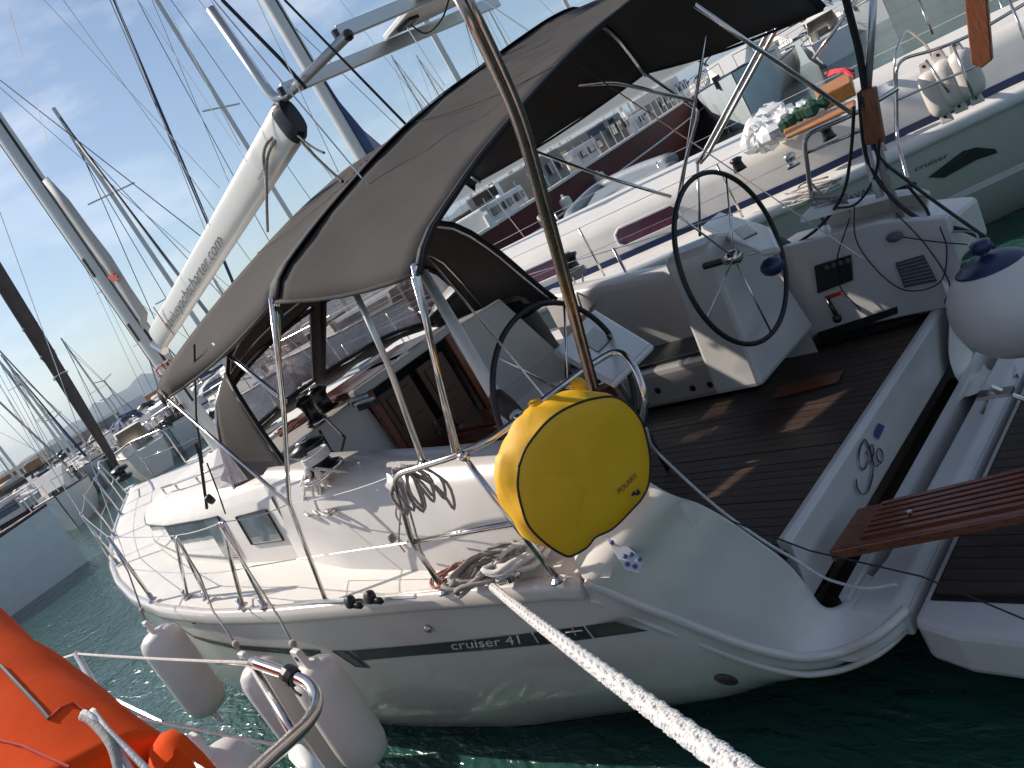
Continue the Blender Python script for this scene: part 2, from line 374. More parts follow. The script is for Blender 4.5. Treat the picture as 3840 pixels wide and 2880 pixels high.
# coachroof
cr_ = MB(); rr = []
for k in range(34):
    x = 5.0 + 5.5 * k / 33; wd = interp(cw, x); zd = interp(ZS, x) + .04; zt = lerp(1.90, 1.66, clamp((x - 5) / 5.5, 0, 1) ** 1.6); hh = clamp((10.55 - x) / 1.3, .06, 1); zt = lerp(zd, zt, hh ** .6)
    pr = [(wd, zd - .02), (wd - .02, lerp(zd, zt, .10)), (wd - .05, lerp(zd, zt, .74)), (wd - .075, lerp(zd, zt, .78)), (wd - .09, lerp(zd, zt, .86)), (wd - .16, lerp(zd, zt, .96)), (wd * .78, zt + .01), (wd * .55, zt + .045), (wd * .3, zt + .06), (0, zt + .07)]
    rr.append([F0(x, y, z) for y, z in pr] + [F0(x, -y, z) for y, z in pr[:-1][::-1]])
cr_.loft(rr); cr_.build('coachroof', deckm, yacht, smooth=True)
def crside(x, f, out=.006):
    wd = interp(cw, x); zd = interp(ZS, x) + .04; zt = lerp(1.90, 1.66, clamp((x - 5) / 5.5, 0, 1) ** 1.6); hh = clamp((10.55 - x) / 1.3, .06, 1); zt = lerp(zd, zt, hh ** .6)
    ff = .10 + f * .58; return F0(x, wd - .02 - .027 * f + out, lerp(zd, zt, ff))
def roofz(x, y):
    wd = interp(cw, x); t = abs(y - YC) / max(wd, .1); zt = lerp(1.90, 1.66, clamp((x - 5) / 5.5, 0, 1) ** 1.6); return zt + .07 * max(0, 1 - t * t)
def sidewin(x0, x1, lo, hi, name='window'):
    n_ = 14; rr = []; fr = []
    for k in range(n_ + 1):
        x = lerp(x0, x1, k / n_); a, b_ = lo(k / n_), hi(k / n_); rr.append([crside(x, lerp(a, b_, j / 3)) for j in range(4)]); fr.append(x)
    wv = MB().loft(rr).build(name, mat('sky_toned_acrylic', (.13, .16, .18), .08, var=.35, vs=3, coat=.8), yacht)  # base colour lightened to stand in for sky reflected in the acrylic
    e1 = [crside(lerp(x0, x1, k / n_), lo(k / n_), .008) for k in range(n_ + 1)]; e2 = [crside(lerp(x0, x1, k / n_), hi(k / n_), .008) for k in range(n_ + 1)]
    MB().tube(e1 + e2[::-1] + [e1[0]], .007, 5).build('window_seal', rubber, wv)
sidewin(5.8, 9.35, lambda k: .04 + .62 * k ** 2.6, lambda k: 1.06)
sidewin(5.12, 5.55, lambda k: .3, lambda k: .95)
# deck hatches, handrails on the coachroof
for hx, hy, sz in ((7.6, -3.15, .5), (6.55, -2.55, .34), (6.55, -3.75, .34), (9.7, -3.15, .42)):
    h_ = MB().box((hx, hy, roofz(hx, hy) + .02), (sz, sz, .035)).build('hatch', alum, yacht, bevel=.01)
    MB().box((hx, hy, roofz(hx, hy) + .041), (sz - .07, sz - .07, .012)).build('hatch_glass', glass, h_)
for sg in (1, -1):
    pts = [(x, YC + sg * (interp(cw, x) - .34), roofz(x, YC + 1.0) + .055) for x in (5.9, 6.6, 7.3, 8.0)]
    mb = MB().tube([V(p) for p in pts], .012)
    for p in pts: mb.tube([V(p), V(p) - V((0, 0, .07))], .009, 6)
    mb.build('handrail', steel, yacht, smooth=True)
# charcoal stripe with its lettering, hull fittings
def hp(px, py, out=.004): return H0.hit(px, py, out)
TOPS = [(757, 1406), (900, 1394), (1050, 1379), (1200, 1361), (1330, 1343)]; BOTS = [(782, 1427), (900, 1416), (1050, 1405), (1200, 1390), (1401, 1363)]
st = MB(); n_ = 24; rr = []
for k in range(n_ + 1):
    f = k / n_; tx = lerp(TOPS[0][0], TOPS[-1][0], f); bx = lerp(BOTS[0][0], BOTS[-1][0], f)
    a = (tx, interp(TOPS, tx)); b_ = (bx, interp(BOTS, bx)); rr.append([hp(lerp(a[0], b_[0], j / 2), lerp(a[1], b_[1], j / 2)) for j in range(3)])
st.loft(rr); stripe = st.build('hull_stripe', charcoal, yacht)
MB().prism([hp(*p) for p in ((716, 1406), (752, 1406), (800, 1443), (768, 1440))], (0, .002, 0)).build('stripe_tail', charcoal, yacht, label='slanted hollow tail block of the charcoal stripe')
MB().prism([hp(*p, .007) for p in ((727, 1409), (745, 1409), (785, 1437), (770, 1437))], (0, .001, 0)).build('tail_inlay', greymark, yacht)
# forward part of the stripe
rr = []
for k in range(13):
    f = k / 12; a = (lerp(360, 690, f), interp([(360, 1338), (420, 1376), (500, 1393), (600, 1400), (690, 1405)], lerp(360, 690, f)))
    rr.append([hp(*a), hp(a[0] + 6, a[1] + lerp(4, 15, f))])
MB().loft(rr).build('hull_stripe', charcoal, yacht)
def smap(u, v):      # letters along the stripe
    f = u; x = lerp(975, 1150, f); yb = lerp(1404, 1388, f) - 1.5; return hp(x - v * 6, yb + 1.5 - v * 19, .0065)
text_part('hull_lettering', 'cruiser 41', lightmark, stripe, lambda x, y: smap(x / 4.55, y / .72), 1.0)
for px_ in ((1150, 1368, 1163, 1388), (1262, 1352, 1282, 1378)):
    MB().tube([hp(px_[0], px_[1], .006), hp(px_[2], px_[3], .006)], .0045, 4).build('stripe_divider', lightmark, stripe)
MB().tube([hp(1222, 1366, .006), hp(1258, 1362, .006)], .0035, 4).tube([hp(1236, 1357, .006), hp(1244, 1373, .006)], .0035, 4).build('hull_mark', lightmark, stripe)
# water-line band
rr = []
for k in range(40):
    x = lerp(2.9, 13.4, k / 39); rr.append([F0(x, H0.y(x, z) + .004, z) for z in (.015, .055)])
MB().loft(rr).build('waterline_band', charcoal, yacht)
p = hp(926, 1356, .0); MB().lathe([(.022, 0), (.026, .012), (.012, .022)], p, (0, 1, 0), 10).build('drain_outlet', steel, yacht, smooth=True)
p = hp(1568, 1468, .0); MB().ball(p, .06, 6, (1, .25, .45)).build('exhaust_outlet', rubber, yacht, smooth=True)
for q in ((395, 1330), (420, 1342)):
    p = hp(*q, 0); MB().ball(p, .02, 5).build('hull_fitting', rubber, yacht)
# ---------------------------------------------------------------- cockpit
SOLE = .74
# port coaming, starboard coaming
pole_steel = mat('brown_toned_chrome', (.42, .33, .29), .27, 1, var=.2, vs=14)  # chrome; brown reflection put into its base colour to mute the water's green
def coam_prof(side, x):
    ht = interp([(1.98, .30), (2.2, .34), (2.8, .44), (3.6, .50), (5.05, .62)], x); zd = interp(ZS, x) + .04
    yo = lerp(1.24, 1.42, (x - 1.98) / 3.07)
    if side < 0: yo += .44; ht *= .72
    top = zd + ht; wt = .15 if side > 0 else .10
    bs_ = clamp((x - 2.62) / .5, 0, 1) * clamp((5.05 - x) / .7, 0, 1) * .08
    pr = [(yo + .03 + bs_, zd - .06), (yo + bs_, zd + .04), (yo - .03 + bs_ * .7, zd + ht * .4), (yo - .075 + bs_ * .3, top - .08), (yo - .12, top - .02), (yo - .16, top), (yo - .16 - wt, top), (yo - .20 - wt, top - .03), (yo - .22 - wt, top - .09), (yo - .24 - wt, SOLE + .3), (yo - .24 - wt, SOLE - .05)]
    return [F0(x, side * y, z) for y, z in pr]
def coaming(side, name):
    rr = [coam_prof(side, lerp(5.05, 2.62 if side > 0 else 2.84, k / 18)) for k in range(19)]
    o = MB().loft(rr).build(name, coamm, yacht, smooth=True); o.data.set_sharp_from_angle(angle=R_(50)); return rr
cp = coaming(1, 'cockpit_coaming'); cs = coaming(-1, 'cockpit_coaming')
def quarter(mirror):
    rows = [coam_prof(1, 2.62)]; WT = [.15, .12, .09, .07, .05, .04, .04, .03, .03, .03, .03]
    for k, (o, i) in enumerate(zip(OUT, INN)):
        w_ = WT[k]; bl = .022 * (1 - k / 10)
        r_ = [o + V((0, 0, -.01)), o + V((0, .012, .02)), o.lerp(i, .3) + V((-bl, bl, bl)) * .8, o.lerp(i, .6) + V((-bl, bl, bl)) * 1.2, o.lerp(i, .85) + V((-bl, bl, bl)) * 1.0, i + V((-.012, .022, .0)), i + V((0, .01, 0)), i + V((.005, -.01, -.02)), i + V((.01, -.02, -.06))]
        if k < 7: zb_ = [.72, .70, .68, .62, .5, .4, .35][k]; sh_k = [.16, .16, .14, .10, .05, .02, .0][k]; r_ += [V((r_[-1].x + sh_k * .6, r_[-1].y - sh_k * .6, lerp(r_[-1].z, zb_, .5))), V((r_[-1].x + sh_k, r_[-1].y - sh_k, zb_))]
        else: r_[6:] = [i + V((.01, -.01, -.01)), i + V((.02, -.02, -.02)), i + V((.02, -.02, -.05)), i + V((.02, -.02, -.07)), i + V((.02, -.02, -.09))]; r_[0] = o + V((0, .0, -.06))
        rows.append(r_)
    if mirror: rows = [[V((p.x, -6.86 - p.y, p.z)) for p in r_[:8]] for r_ in rows]
    fine = []
    for j in range(len(rows[0])): fine.append(curve([r_[j] for r_ in rows], 4))
    o = MB().loft([[c[k] for c in fine] for k in range(len(fine[0]))]).build('stern_quarter', deckm, yacht, smooth=True); o.data.set_sharp_from_angle(angle=R_(50))
quarter(False); quarter(True)
# benches
for sg in (1, -1):
    yi = 1.02; yo = 1.5 if sg < 0 else 1.2
    if sg > 0: yi = .85
    bmb = MB().box((4.05, YC + sg * (yi + yo) / 2, (1.03 + SOLE) / 2), (1.96, yo - yi, 1.03 - SOLE))
    bmb.build('cockpit_bench', coamm, yacht, bevel=.04)
    MB().box((4.1, YC + sg * (yi + yo + .05) / 2, 1.045), (1.8, yo - yi - .12, .03)).build('bench_cushion', charcoal, yacht, bevel=.01)
for x_, z_ in ((3.45, .84), (3.6, .84), (3.9, .88), (4.2, .86)):
    MB().lathe([(.022, 0), (.024, .01), (.01, .016)], (x_, YC - 1.02, z_), (0, 1, 0), 10).build('drain_cap', blackp, yacht)
# cabin bulkhead with companionway
MB().prism([(5.0, YC + 1.0, SOLE), (5.0, YC + 1.38, 1.2), (5.02, YC + 1.1, 1.93), (5.02, YC + .45, 1.96), (5.0, YC + .36, .95), (5.0, YC + .36, SOLE)], (.05, 0, 0)).build('cabin_bulkhead', coamm, yacht)
MB().prism([(5.0, YC - 1.0, SOLE), (5.0, YC - 1.38, 1.2), (5.02, YC - 1.1, 1.93), (5.02, YC - .45, 1.96), (5.0, YC - .36, .95), (5.0, YC - .36, SOLE)], (.05, 0, 0)).build('cabin_bulkhead', coamm, yacht)
MB().box((5.03, YC, .86), (.06, .74, .26)).build('companionway_sill', coamm, yacht, bevel=.01)
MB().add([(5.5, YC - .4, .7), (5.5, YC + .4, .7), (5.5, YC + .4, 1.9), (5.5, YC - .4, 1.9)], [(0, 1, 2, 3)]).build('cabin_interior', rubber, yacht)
for sg, y0, y1 in ((1, .05, .37), (-1, .02, .30)):
    d_ = MB().box((4.965, YC + sg * (y0 + y1) / 2, 1.42), (.03, y1 - y0, .92)).build('companionway_door', mat('dark_door_wood', (.075, .03, .017), .35, var=.4, vs=4, stretch=(1.5, 16, 16)), yacht, bevel=.008)
    for k in range(3):
        MB().box((4.945, YC + sg * (y0 + y1) / 2, 1.12 + k * .3), (.012, (y1 - y0) - .1, .22)).build('door_panel', mat('dark_door_wood', (.075, .03, .017)), d_, bevel=.006)
    MB().tube([(4.93, YC + sg * (y0 + .05), 1.38), (4.92, YC + sg * (y0 + .05), 1.5)], .008, 6).build('door_handle', steel, d_)
for sg in (1, -1):
    MB().box((4.96, YC + sg * .41, 1.42), (.05, .06, 1.06)).build('door_post', mahog, yacht, bevel=.008)
MB().box((5.35, YC, 1.99), (.72, .95, .05)).build('sliding_hatch', mahog, yacht, bevel=.02)
MB().box((5.0, YC, 1.975), (.1, 1.0, .07)).build('hatch_coaming', coamm, yacht, bevel=.015)
# teak sole, plank by plank
pk = None
for k in range(34):
    y = -4.72 + k * .068
    x0 = 2.10; x1 = 5.0 if -4.17 < y < -2.1 else 3.1
    mb = MB().box(((x0 + x1) / 2, y, SOLE - .012 + random.uniform(-.0015, .0015)), (x1 - x0, .062, .03)); mb.build('teak_plank', teak, yacht)
MB().box((3.6, -3.5, SOLE - .045), (2.9, 2.6, .03)).build('sole_caulking', teakd, yacht)
MB().box((1.98, -3.76, .36), (.04, 2.5, .2)).build('step_riser', coamm, yacht)
MB().box((2.58, -4.62, SOLE + .035), (.75, .07, .03), Matrix.Rotation(R_(4), 3, 'Z')).build('foot_chock', blackp, yacht)
MB().box((2.7, -4.05, SOLE + .012), (.42, .15, .006), Matrix.Rotation(R_(8), 3, 'Z')).build('sole_hatch', mahog, yacht)
# aft quarter inner panel (starboard) with engine panel, lever, grille
def spx(px_, py_, d=.0): return aty(px_, py_, -4.64 + d)
inner = MB().prism([spx(*p) for p in ((1640, 548), (1895, 482), (2045, 470), (2075, 560), (2050, 664), (1760, 724), (1700, 790))], (0, -.06, 0)).build('aft_locker_side', coamm, yacht, bevel=.01)
MB().prism([spx(*p) + V((0, -.02, -.015)) for p in ((1640, 548), (1895, 482), (2045, 470), (2075, 560))], (0, -.50, -.06)).build('aft_side_deck', coamm, yacht, bevel=.03)
ep = MB().prism([spx(*p, .004) for p in ((1761, 573), (1839, 549), (1844, 603), (1768, 632))], (0, .02, 0)).build('engine_panel', blackp, yacht, bevel=.004)
for k in range(4): MB().lathe([(.016, 0), (.016, .008)], spx(1832 - k * 15, 562 + k * 5, .03), (0, 1, 0), 8).build('gauge_key', greymark, ep)
MB().prism([spx(*p, .004) for p in ((1782, 640), (1820, 627), (1823, 634), (1786, 649))], (0, .002, 0)).build('warning_label', redm, yacht)
MB().tube([spx(1784, 640, .03), spx(1806, 680, .08)], [.012, .016], 8).ball(spx(1808, 688, .09), .03, 6).build('throttle_lever', blackp, yacht, smooth=True)
gr = MB().prism([spx(*p, .004) for p in ((1935, 567), (1995, 550), (2024, 606), (1955, 620))], (0, .012, 0)).build('shower_grille', grille, yacht)
for k in range(7):
    a = (lerp(1940, 1955, k / 6), lerp(572, 614, k / 6)); b_ = (lerp(1996, 2018, k / 6), lerp(556, 602, k / 6)); MB().tube([spx(*a, .019), spx(*b_, .019)], .003, 4).build('slat', alum, gr)
MB().prism([spx(*p, .004) for p in ((1766, 718), (1938, 662), (1940, 676), (1768, 738))], (0, .006, 0)).build('drain_slot', rubber, yacht)
# helm pedestals and wheels
def helm(hub, R, ped, pan, plo):
    hub = V(hub)
    MB().prism(ped, (.34, 0, 0)).build('helm_pedestal', coamm, yacht, bevel=.03)
    pn = MB().prism(pan, (0, 0, .035)).build('instrument_panel', coamm, yacht, bevel=.015)
    MB().prism([p + V((0, 0, .036)) for p in plo], (0, 0, .005)).build('chart_plotter', charcoal, pn)
    pts = [hub + V((0, R * math.cos(a), R * math.sin(a))) for a in [2 * PI * k / 64 for k in range(65)]]
    wh = MB().tube(pts, .0145, 8, False).build('steering_wheel', rubber, yacht, smooth=True)
    for k in range(5):
        a = 2 * PI * k / 5 + .95; MB().tube([hub + V((0, .03 * math.cos(a), .03 * math.sin(a))), hub + V((0, R * math.cos(a), R * math.sin(a)))], .006, 6).build('spoke', steel, wh, smooth=True)
    MB().lathe([(.03, -.06), (.045, 0), (.04, .03), (.02, .05)], hub, (-1, 0, 0), 14).build('wheel_hub', steel, wh, smooth=True)
    MB().tube([hub + V((.05, 0, 0)), hub + V((.22, -.03, 0))], .02, 8).build('wheel_shaft', blackp, wh)
helm(atx(1585, 556, 2.6), .49, [atx(*p, 2.78) for p in ((1528, 530), (1548, 500), (1602, 493), (1672, 570), (1762, 705), (1646, 836), (1560, 610))],
     [atz(*p, 1.74) for p in ((1520, 498), (1560, 466), (1668, 500), (1690, 548), (1650, 556))], [atz(*p, 1.74) for p in ((1590, 508), (1620, 496), (1642, 516), (1613, 530))])
helm(atx(1228, 852, 2.9), .46, [V((3.0, y, z)) for y, z in ((-2.72, 1.68), (-2.38, 1.68), (-2.30, SOLE), (-2.80, SOLE))],
     [atz(*p, 1.72) for p in ((1290, 677), (1416, 755), (1328, 843), (1200, 770))], [atz(*p, 1.72) for p in ((1290, 720), (1330, 745), (1300, 775), (1262, 750))])
cmp_ = MB().ball(aty(1668, 575, -4.05), .07, 6, (1, 1, .8)).build('compass', navy, yacht, smooth=True)
# cockpit table
tb = MB().box((4.05, YC, 1.38), (1.35, .26, .05)).build('cockpit_table', mahog, yacht, bevel=.012)
for sg in (1, -1): MB().box((4.05, YC + sg * .17, 1.21), (1.3, .03, .36)).build('table_leaf', mahog, tb, bevel=.008)
MB().box((4.05, YC, 1.05), (.9, .16, .62)).build('table_foot', coamm, tb, bevel=.03)
MB().tube(fillet([(3.3, YC - .12, SOLE), (3.3, YC - .12, 1.55), (3.3, YC + .12, 1.55), (3.3, YC + .12, SOLE)], .08), .015, 8).build('table_grab_rail', steel, tb, smooth=True)
MB().lathe([(.07, 0), (.08, .03), (.08, .16), (.05, .19)], (3.42, YC - .02, 1.42), (0, 0, 1), 14).build('compass_binnacle', blackp, tb, smooth=True)
# transom: name beam, step, aft rim, bathing platform
T1 = [atz(1690, 1185, .78), atz(2040, 690, .78)]; T2 = [atz(1782, 1228, .52), atz(2118, 765, .52)]
for p in T1: p.x = 2.1
y1, y2 = -2.42, -4.75
nb = MB().loft([[(2.13, y, .70), (2.13, y, .79), (2.09, y, .80), (2.06, y, .78), (2.11, y, .47), (2.17, y, .44)] for y in (-2.47, -2.8, -3.4, -4.0, -4.85)], True, True).build('transom_beam', coamm, yacht, bevel=.006)
MB().box((2.05, -3.72, .30), (.3, 2.46, .04)).build('boarding_step', teak, yacht)
rim = MB().loft([[(x1_, y, .38), (x1_ - .01, y, .445), (1.76, y, .44), (1.71, y, .40), (1.71, y, .31), (x1_, y, .31)] for y, x1_ in ((-2.46, 1.94), (-2.62, 1.93), (-2.8, 1.90), (-3.2, 1.885), (-3.8, 1.88), (-4.9, 1.87))], True, True).build('aft_rim', coamm, yacht, bevel=.012)
def nmap(px_, py_): # on the slanting aft face of the name beam
    v = ray(px_, py_); q = V((2.085, 0, .625)); nn = V((-.34, 0, -.05)).normalized(); tt = (q - CAM).dot(nn) / v.dot(nn); return CAM + v * tt + nn * .012
lett = MB()
def zc(p): return ((2440 + .6329 * p[0]) / 1.736, (900 + .6329 * p[1]) / 1.736, 0)
for stroke in (((1204, 1415), (1210, 1468), (1238, 1504), (1272, 1490), (1298, 1410), (1303, 1335), (1288, 1255), (1262, 1190), (1250, 1178)), ((1252, 1182), (1228, 1232), (1219, 1300), (1232, 1352), (1256, 1352), (1272, 1300), (1262, 1250)), ((1285, 1330), (1306, 1262), (1300, 1212), (1288, 1222), (1294, 1280), (1316, 1342), (1336, 1330)), ((1352, 1322), (1330, 1300), (1326, 1255), (1341, 1236), (1358, 1258), (1362, 1298), (1346, 1326))):
    st_ = curve([zc(p) for p in stroke], 6); ribbon(lett, [(p.x, p.y) for p in st_], [lerp(1.4, 3.6, abs(math.sin(.4 + i * .19))) for i in range(len(st_))], nmap)
lett.build('name_lettering', inkm, nb)
MB().prism([nmap(*p) for p in ((1884, 937), (1893, 914), (1906, 921), (1892, 950))], (-.002, 0, 0)).build('name_flag', bluem, nb)
plt = MB().prism([(1.68, -2.44, .41), (1.5, -2.38, .41), (1.1, -2.36, .405), (.55, -2.44, .40), (.35, -2.6, .4), (.35, -4.5, .4), (1.68, -4.7, .41)], (0, 0, -.2)).build('bathing_platform', coamm, yacht, bevel=.03)
for k in range(26):
    MB().box((1.02, -2.62 - k * .072, .425), (1.2, .066, .02)).build('teak_slat', teak, plt)
MB().box((1.02, -3.55, .412), (1.24, 1.98, .012)).build('slat_base', teakd, plt)
hg = atz(2150, 850, .6)
MB().box(hg, (.16, .07, .02)).tube([hg + V((.1, 0, -.1)), hg + V((0, 0, .04)), hg + V((-.12, -.04, -.1))], .012, 6).build('platform_hinge', steel, yacht)
# winches
def winch(c, r=.085, nm='winch'):
    wv = MB().lathe([(r * 1.25, 0), (r * 1.2, .03), (r * .8, .05), (r * .7, .11), (r * .85, .15), (r * 1.1, .17), (r * 1.1, .19), (r * .55, .205), (r * .5, .21)], c, (0, 0, 1), 20).build(nm, blackp, yacht, smooth=True)
    MB().lathe([(r * 1.3, 0), (r * 1.3, .02), (r * 1.22, .035)], V(c) - V((0, 0, .004)), (0, 0, 1), 20).build('winch_base', steel, wv, smooth=True)
    MB().lathe([(r * .5, 0), (r * .5, .012), (r * .2, .014)], V(c) + V((0, 0, .21)), (0, 0, 1), 14).build('winch_cap', steel, wv, smooth=True)
    return wv
winch(atz(700, 1022, 1.82) + V((0, 0, -.0)), .1)
winch(atz(712, 892, 1.93), .075); winch(atz(688, 915, 1.95), .06)
winch(atz(1245, 592, 1.66), .09)
MB().box(atz(835, 785, 2.0), (.5, .1, .03), Matrix.Rotation(R_(3), 3, 'Z')).build('track', alum, yacht)
for k in range(5):
    p0 = atz(770 + k * 6, 862 + k * 3, 1.96); MB().box(p0, (.22, .03, .04)).build('rope_clutch', white if k % 2 else blackp, yacht)
for q in ((763, 1310, 1.24), (806, 1300, 1.26)):
    p = atz(*q); MB().lathe([(.03, -.02), (.035, -.01), (.035, .01), (.03, .02)], p + V((0, 0, .03)), (0, 1, .3), 12).box(p + V((-.05, 0, .01)), (.09, .02, .03)).build('deck_block', rubber, yacht, smooth=True)
MB().tube([atz(640, 1305, 1.27) + V((0, 0, .01)), atz(900, 1292, 1.22) + V((0, 0, .01))], .012, 6).build('genoa_track', alum, yacht)
# mooring cleat, round cap, oval vent, rail socket
cl = atz(1090, 1255, 1.22); MB().tube([cl + V((-.16, .02, .05)), cl + V((-.08, .01, .06)), cl + V((.08, -.01, .06)), cl + V((.16, -.02, .05))], .016, 8).tube([cl + V((-.05, 0, 0)), cl + V((-.05, 0, .06))], .018).tube([cl + V((.05, 0, 0)), cl + V((.05, 0, .06))], .018).build('mooring_cleat', steel, yacht, smooth=True)
def onq(px_, py_, d=0.0):
    v = ray(px_, py_); nn = V((-.45, .62, .64)).normalized(); q = V((2.24, -1.84, 1.19)) + nn * (.07 + d); return CAM + v * ((q - CAM).dot(nn) / v.dot(nn))
cap = V(atz(1271, 1204, 1.2)); oc = MB().lathe([(.055, 0), (.055, .012), (.045, .018), (.01, .019)], cap, (0, .1, 1), 20).build('filler_cap', steel, yacht, smooth=True)
MB().lathe([(.018, 0), (.018, .012)], onq(1406, 1080, 0), (-.3, .6, .7), 12).build('screw_socket', steel, yacht)
fp = [onq(*p) for p in ((1308, 1160), (1322, 1150), (1392, 1210), (1384, 1238), (1352, 1232))]
pm = MB().prism(fp, V((-.45, .62, .64)) * .006).build('ladder_plate', mat('brushed_plate', (.52, .56, .62), .4, .3), yacht, bevel=.002)
for q in ((1322, 1172), (1350, 1202), (1364, 1198), (1382, 1208), (1372, 1224), (1356, 1219)): MB().lathe([(.009, 0), (.009, .006), (.003, .008)], onq(*q, .006), (-.45, .62, .64), 10).build('bolt', bluem, pm)
# ---------------------------------------------------------------- rails, stanchions, lifelines
push = MB()
PR = [atz(960, 1275, 1.22), aty(890, 1172, -1.62), atz(850, 1027, 1.85), atz(985, 985, 1.85), atz(1060, 950, 1.85), atz(1130, 898, 1.85), atz(1200, 845, 1.86), atz(1270, 792, 1.87), atz(1335, 752, 1.87), atz(1372, 790, 1.80), atz(1397, 860, 1.68), atz(1388, 905, 1.55), atz(1350, 945, 1.4)]
pushpit = push.tube(fillet(PR, .07, 6), .0145, 12).build('pushpit', steel, yacht, smooth=True)
MB().tube([atz(1205, 1250, 1.22), aty(1110, 1130, -1.66), atz(1000, 985, 1.85)], .0135, 10).build('pushpit_leg', steel, pushpit, smooth=True)
MB().tube([aty(882, 1172, -1.62), aty(1112, 1130, -1.66)], .0125, 10).build('pushpit_bar', steel, pushpit, smooth=True)
for p in (PR[0], atz(1205, 1250, 1.22)): MB().lathe([(.035, -.01), (.035, 0), (.02, .012)], p, (0, 0, 1), 12).build('pushpit_foot', steel, pushpit)
for q in ((915, 1003), (1000, 985), (1120, 905), (1225, 830)):
    p = atz(*q, 1.85); MB().lathe([(.02, -.03), (.022, 0), (.02, .03)], p, (.6, -.2, 0), 10).build('rail_clamp', steel, pushpit, smooth=True)
stb = MB().tube(fillet([atz(1785, 490, 1.3), aty(1752, 420, -4.75), aty(1735, 292, -4.75), aty(1850, 245, -4.8), aty(1940, 190, -4.9)], .08), .0145, 10).tube([aty(1742, 330, -4.75), aty(1890, 270, -4.85)], .011, 8)
stb.build('pushpit', steel, yacht, smooth=True)
STN = [((331, 1297), 1.385), ((402, 1292), 1.35), ((445, 1296), 1.34), ((522, 1312), 1.31), ((570, 1312), 1.29)]
tops = []
ST_TOP = [(240, 1172), (382, 1158), None, (482, 1130), None]
for (q, z), tp in zip(STN, ST_TOP):
    b_ = atz(*q, z); tb_ = b_ + V((0, 0, .6)) if tp else None
# stanchion 1; two A-shaped gate pairs
def stanch(base, top, nm='stanchion'):
    o = MB().tube([base, top], .0125, 10).build(nm, steel, yacht, smooth=True)
    MB().lathe([(.035, 0), (.032, .012), (.018, .02), (.018, .06)], base, (0, 0, 1), 12).build('stanchion_foot', steel, o, smooth=True); return top
g1 = atz(331, 1297, 1.385); t1 = stanch(g1, g1 + V((0, -.01, .58)))
A = atz(405, 1290, 1.35); B = atz(448, 1293, 1.34); tA = aty(378, 1157, A.y - .02)
t2 = stanch(A, tA + V((.0, 0, .0))); stanch(B, tA + V((-.03, 0, -.01)))
C_ = atz(525, 1310, 1.31); D_ = atz(573, 1310, 1.29); tC = aty(478, 1128, C_.y - .02)
t3 = stanch(C_, tC); stanch(D_, tC + V((-.03, 0, 0)))
for k, (x_) in enumerate((8.6, 10.2, 11.6)):
    bb = F0(x_, interp(HB, x_) - .07, interp(ZS, x_) + .05); tt_ = stanch(bb, bb + V((0, 0, .6)))
    bb2 = F0(x_, -(interp(HB, x_) - .07), interp(ZS, x_) + .05); stanch(bb2, bb2 + V((0, 0, .6)))
for x_ in (4.2, 5.8, 7.2):
    bb2 = F0(x_, -(interp(HB, x_) - .07), interp(ZS, x_) + .05); stanch(bb2, bb2 + V((0, 0, .6)))
lp = [F0(x_, interp(HB, x_) - .07, interp(ZS, x_) + .64) for x_ in (12.3, 11.6, 10.2, 8.6)]
LT = [lp[0], lp[1], lp[2], lp[3], t1, t2, t3]
for a_, b_ in zip(LT, LT[1:]): MB().tube(sag(a_, b_, .012, 4), .0035, 5).build('lifeline', steel, yacht)
MB().tube(sag(t3, atz(625, 1088, 1.75), .02, 6), .003, 5).tube(sag(atz(625, 1088, 1.75), atz(850, 1027, 1.85), .02, 6), .003, 5).build('lifeline', rope, yacht)
LM = [p - V((0, 0, .3)) for p in LT]
for a_, b_ in zip(LM, LM[1:]): MB().tube(sag(a_, b_, .01, 4), .003, 5).build('lifeline', steel, yacht)
MB().tube([t3 - V((0, 0, .3)), aty(640, 1208, -1.52), aty(882, 1172, -1.62)], .003, 5).build('lifeline', steel, yacht)
lps = [F0(x_, -(interp(HB, x_) - .07), interp(ZS, x_) + .64) for x_ in (2.9, 4.2, 5.8, 7.2, 8.6, 10.2, 11.6, 12.3)]
MB().tube(lps, .0035, 5).tube([p - V((0, 0, .3)) for p in lps], .0035, 5).build('lifeline', steel, yacht)
bow = F0(13.7, 0, 1.62)
pul = MB().tube(fillet([F0(12.3, .5, 1.6), F0(12.3, .5, 2.2), F0(13.2, .26, 2.25), F0(13.85, 0.06, 2.2), F0(13.85, -.06, 2.2), F0(13.2, -.26, 2.25), F0(12.3, -.5, 2.2), F0(12.3, -.5, 1.6)], .12), .0145, 8)
for sg in (1, -1): pul.tube([F0(13.1, sg * .22, 1.6), F0(13.2, sg * .26, 2.25)], .0125, 8); pul.tube([F0(12.3, sg * .5, 1.9), F0(13.15, sg * .24, 1.93)], .011, 8)
pul.build('pulpit', steel, yacht, smooth=True)
MB().box(bow + V((.05, 0, 0)), (.4, .14, .08)).build('bow_roller', steel, yacht, bevel=.01)
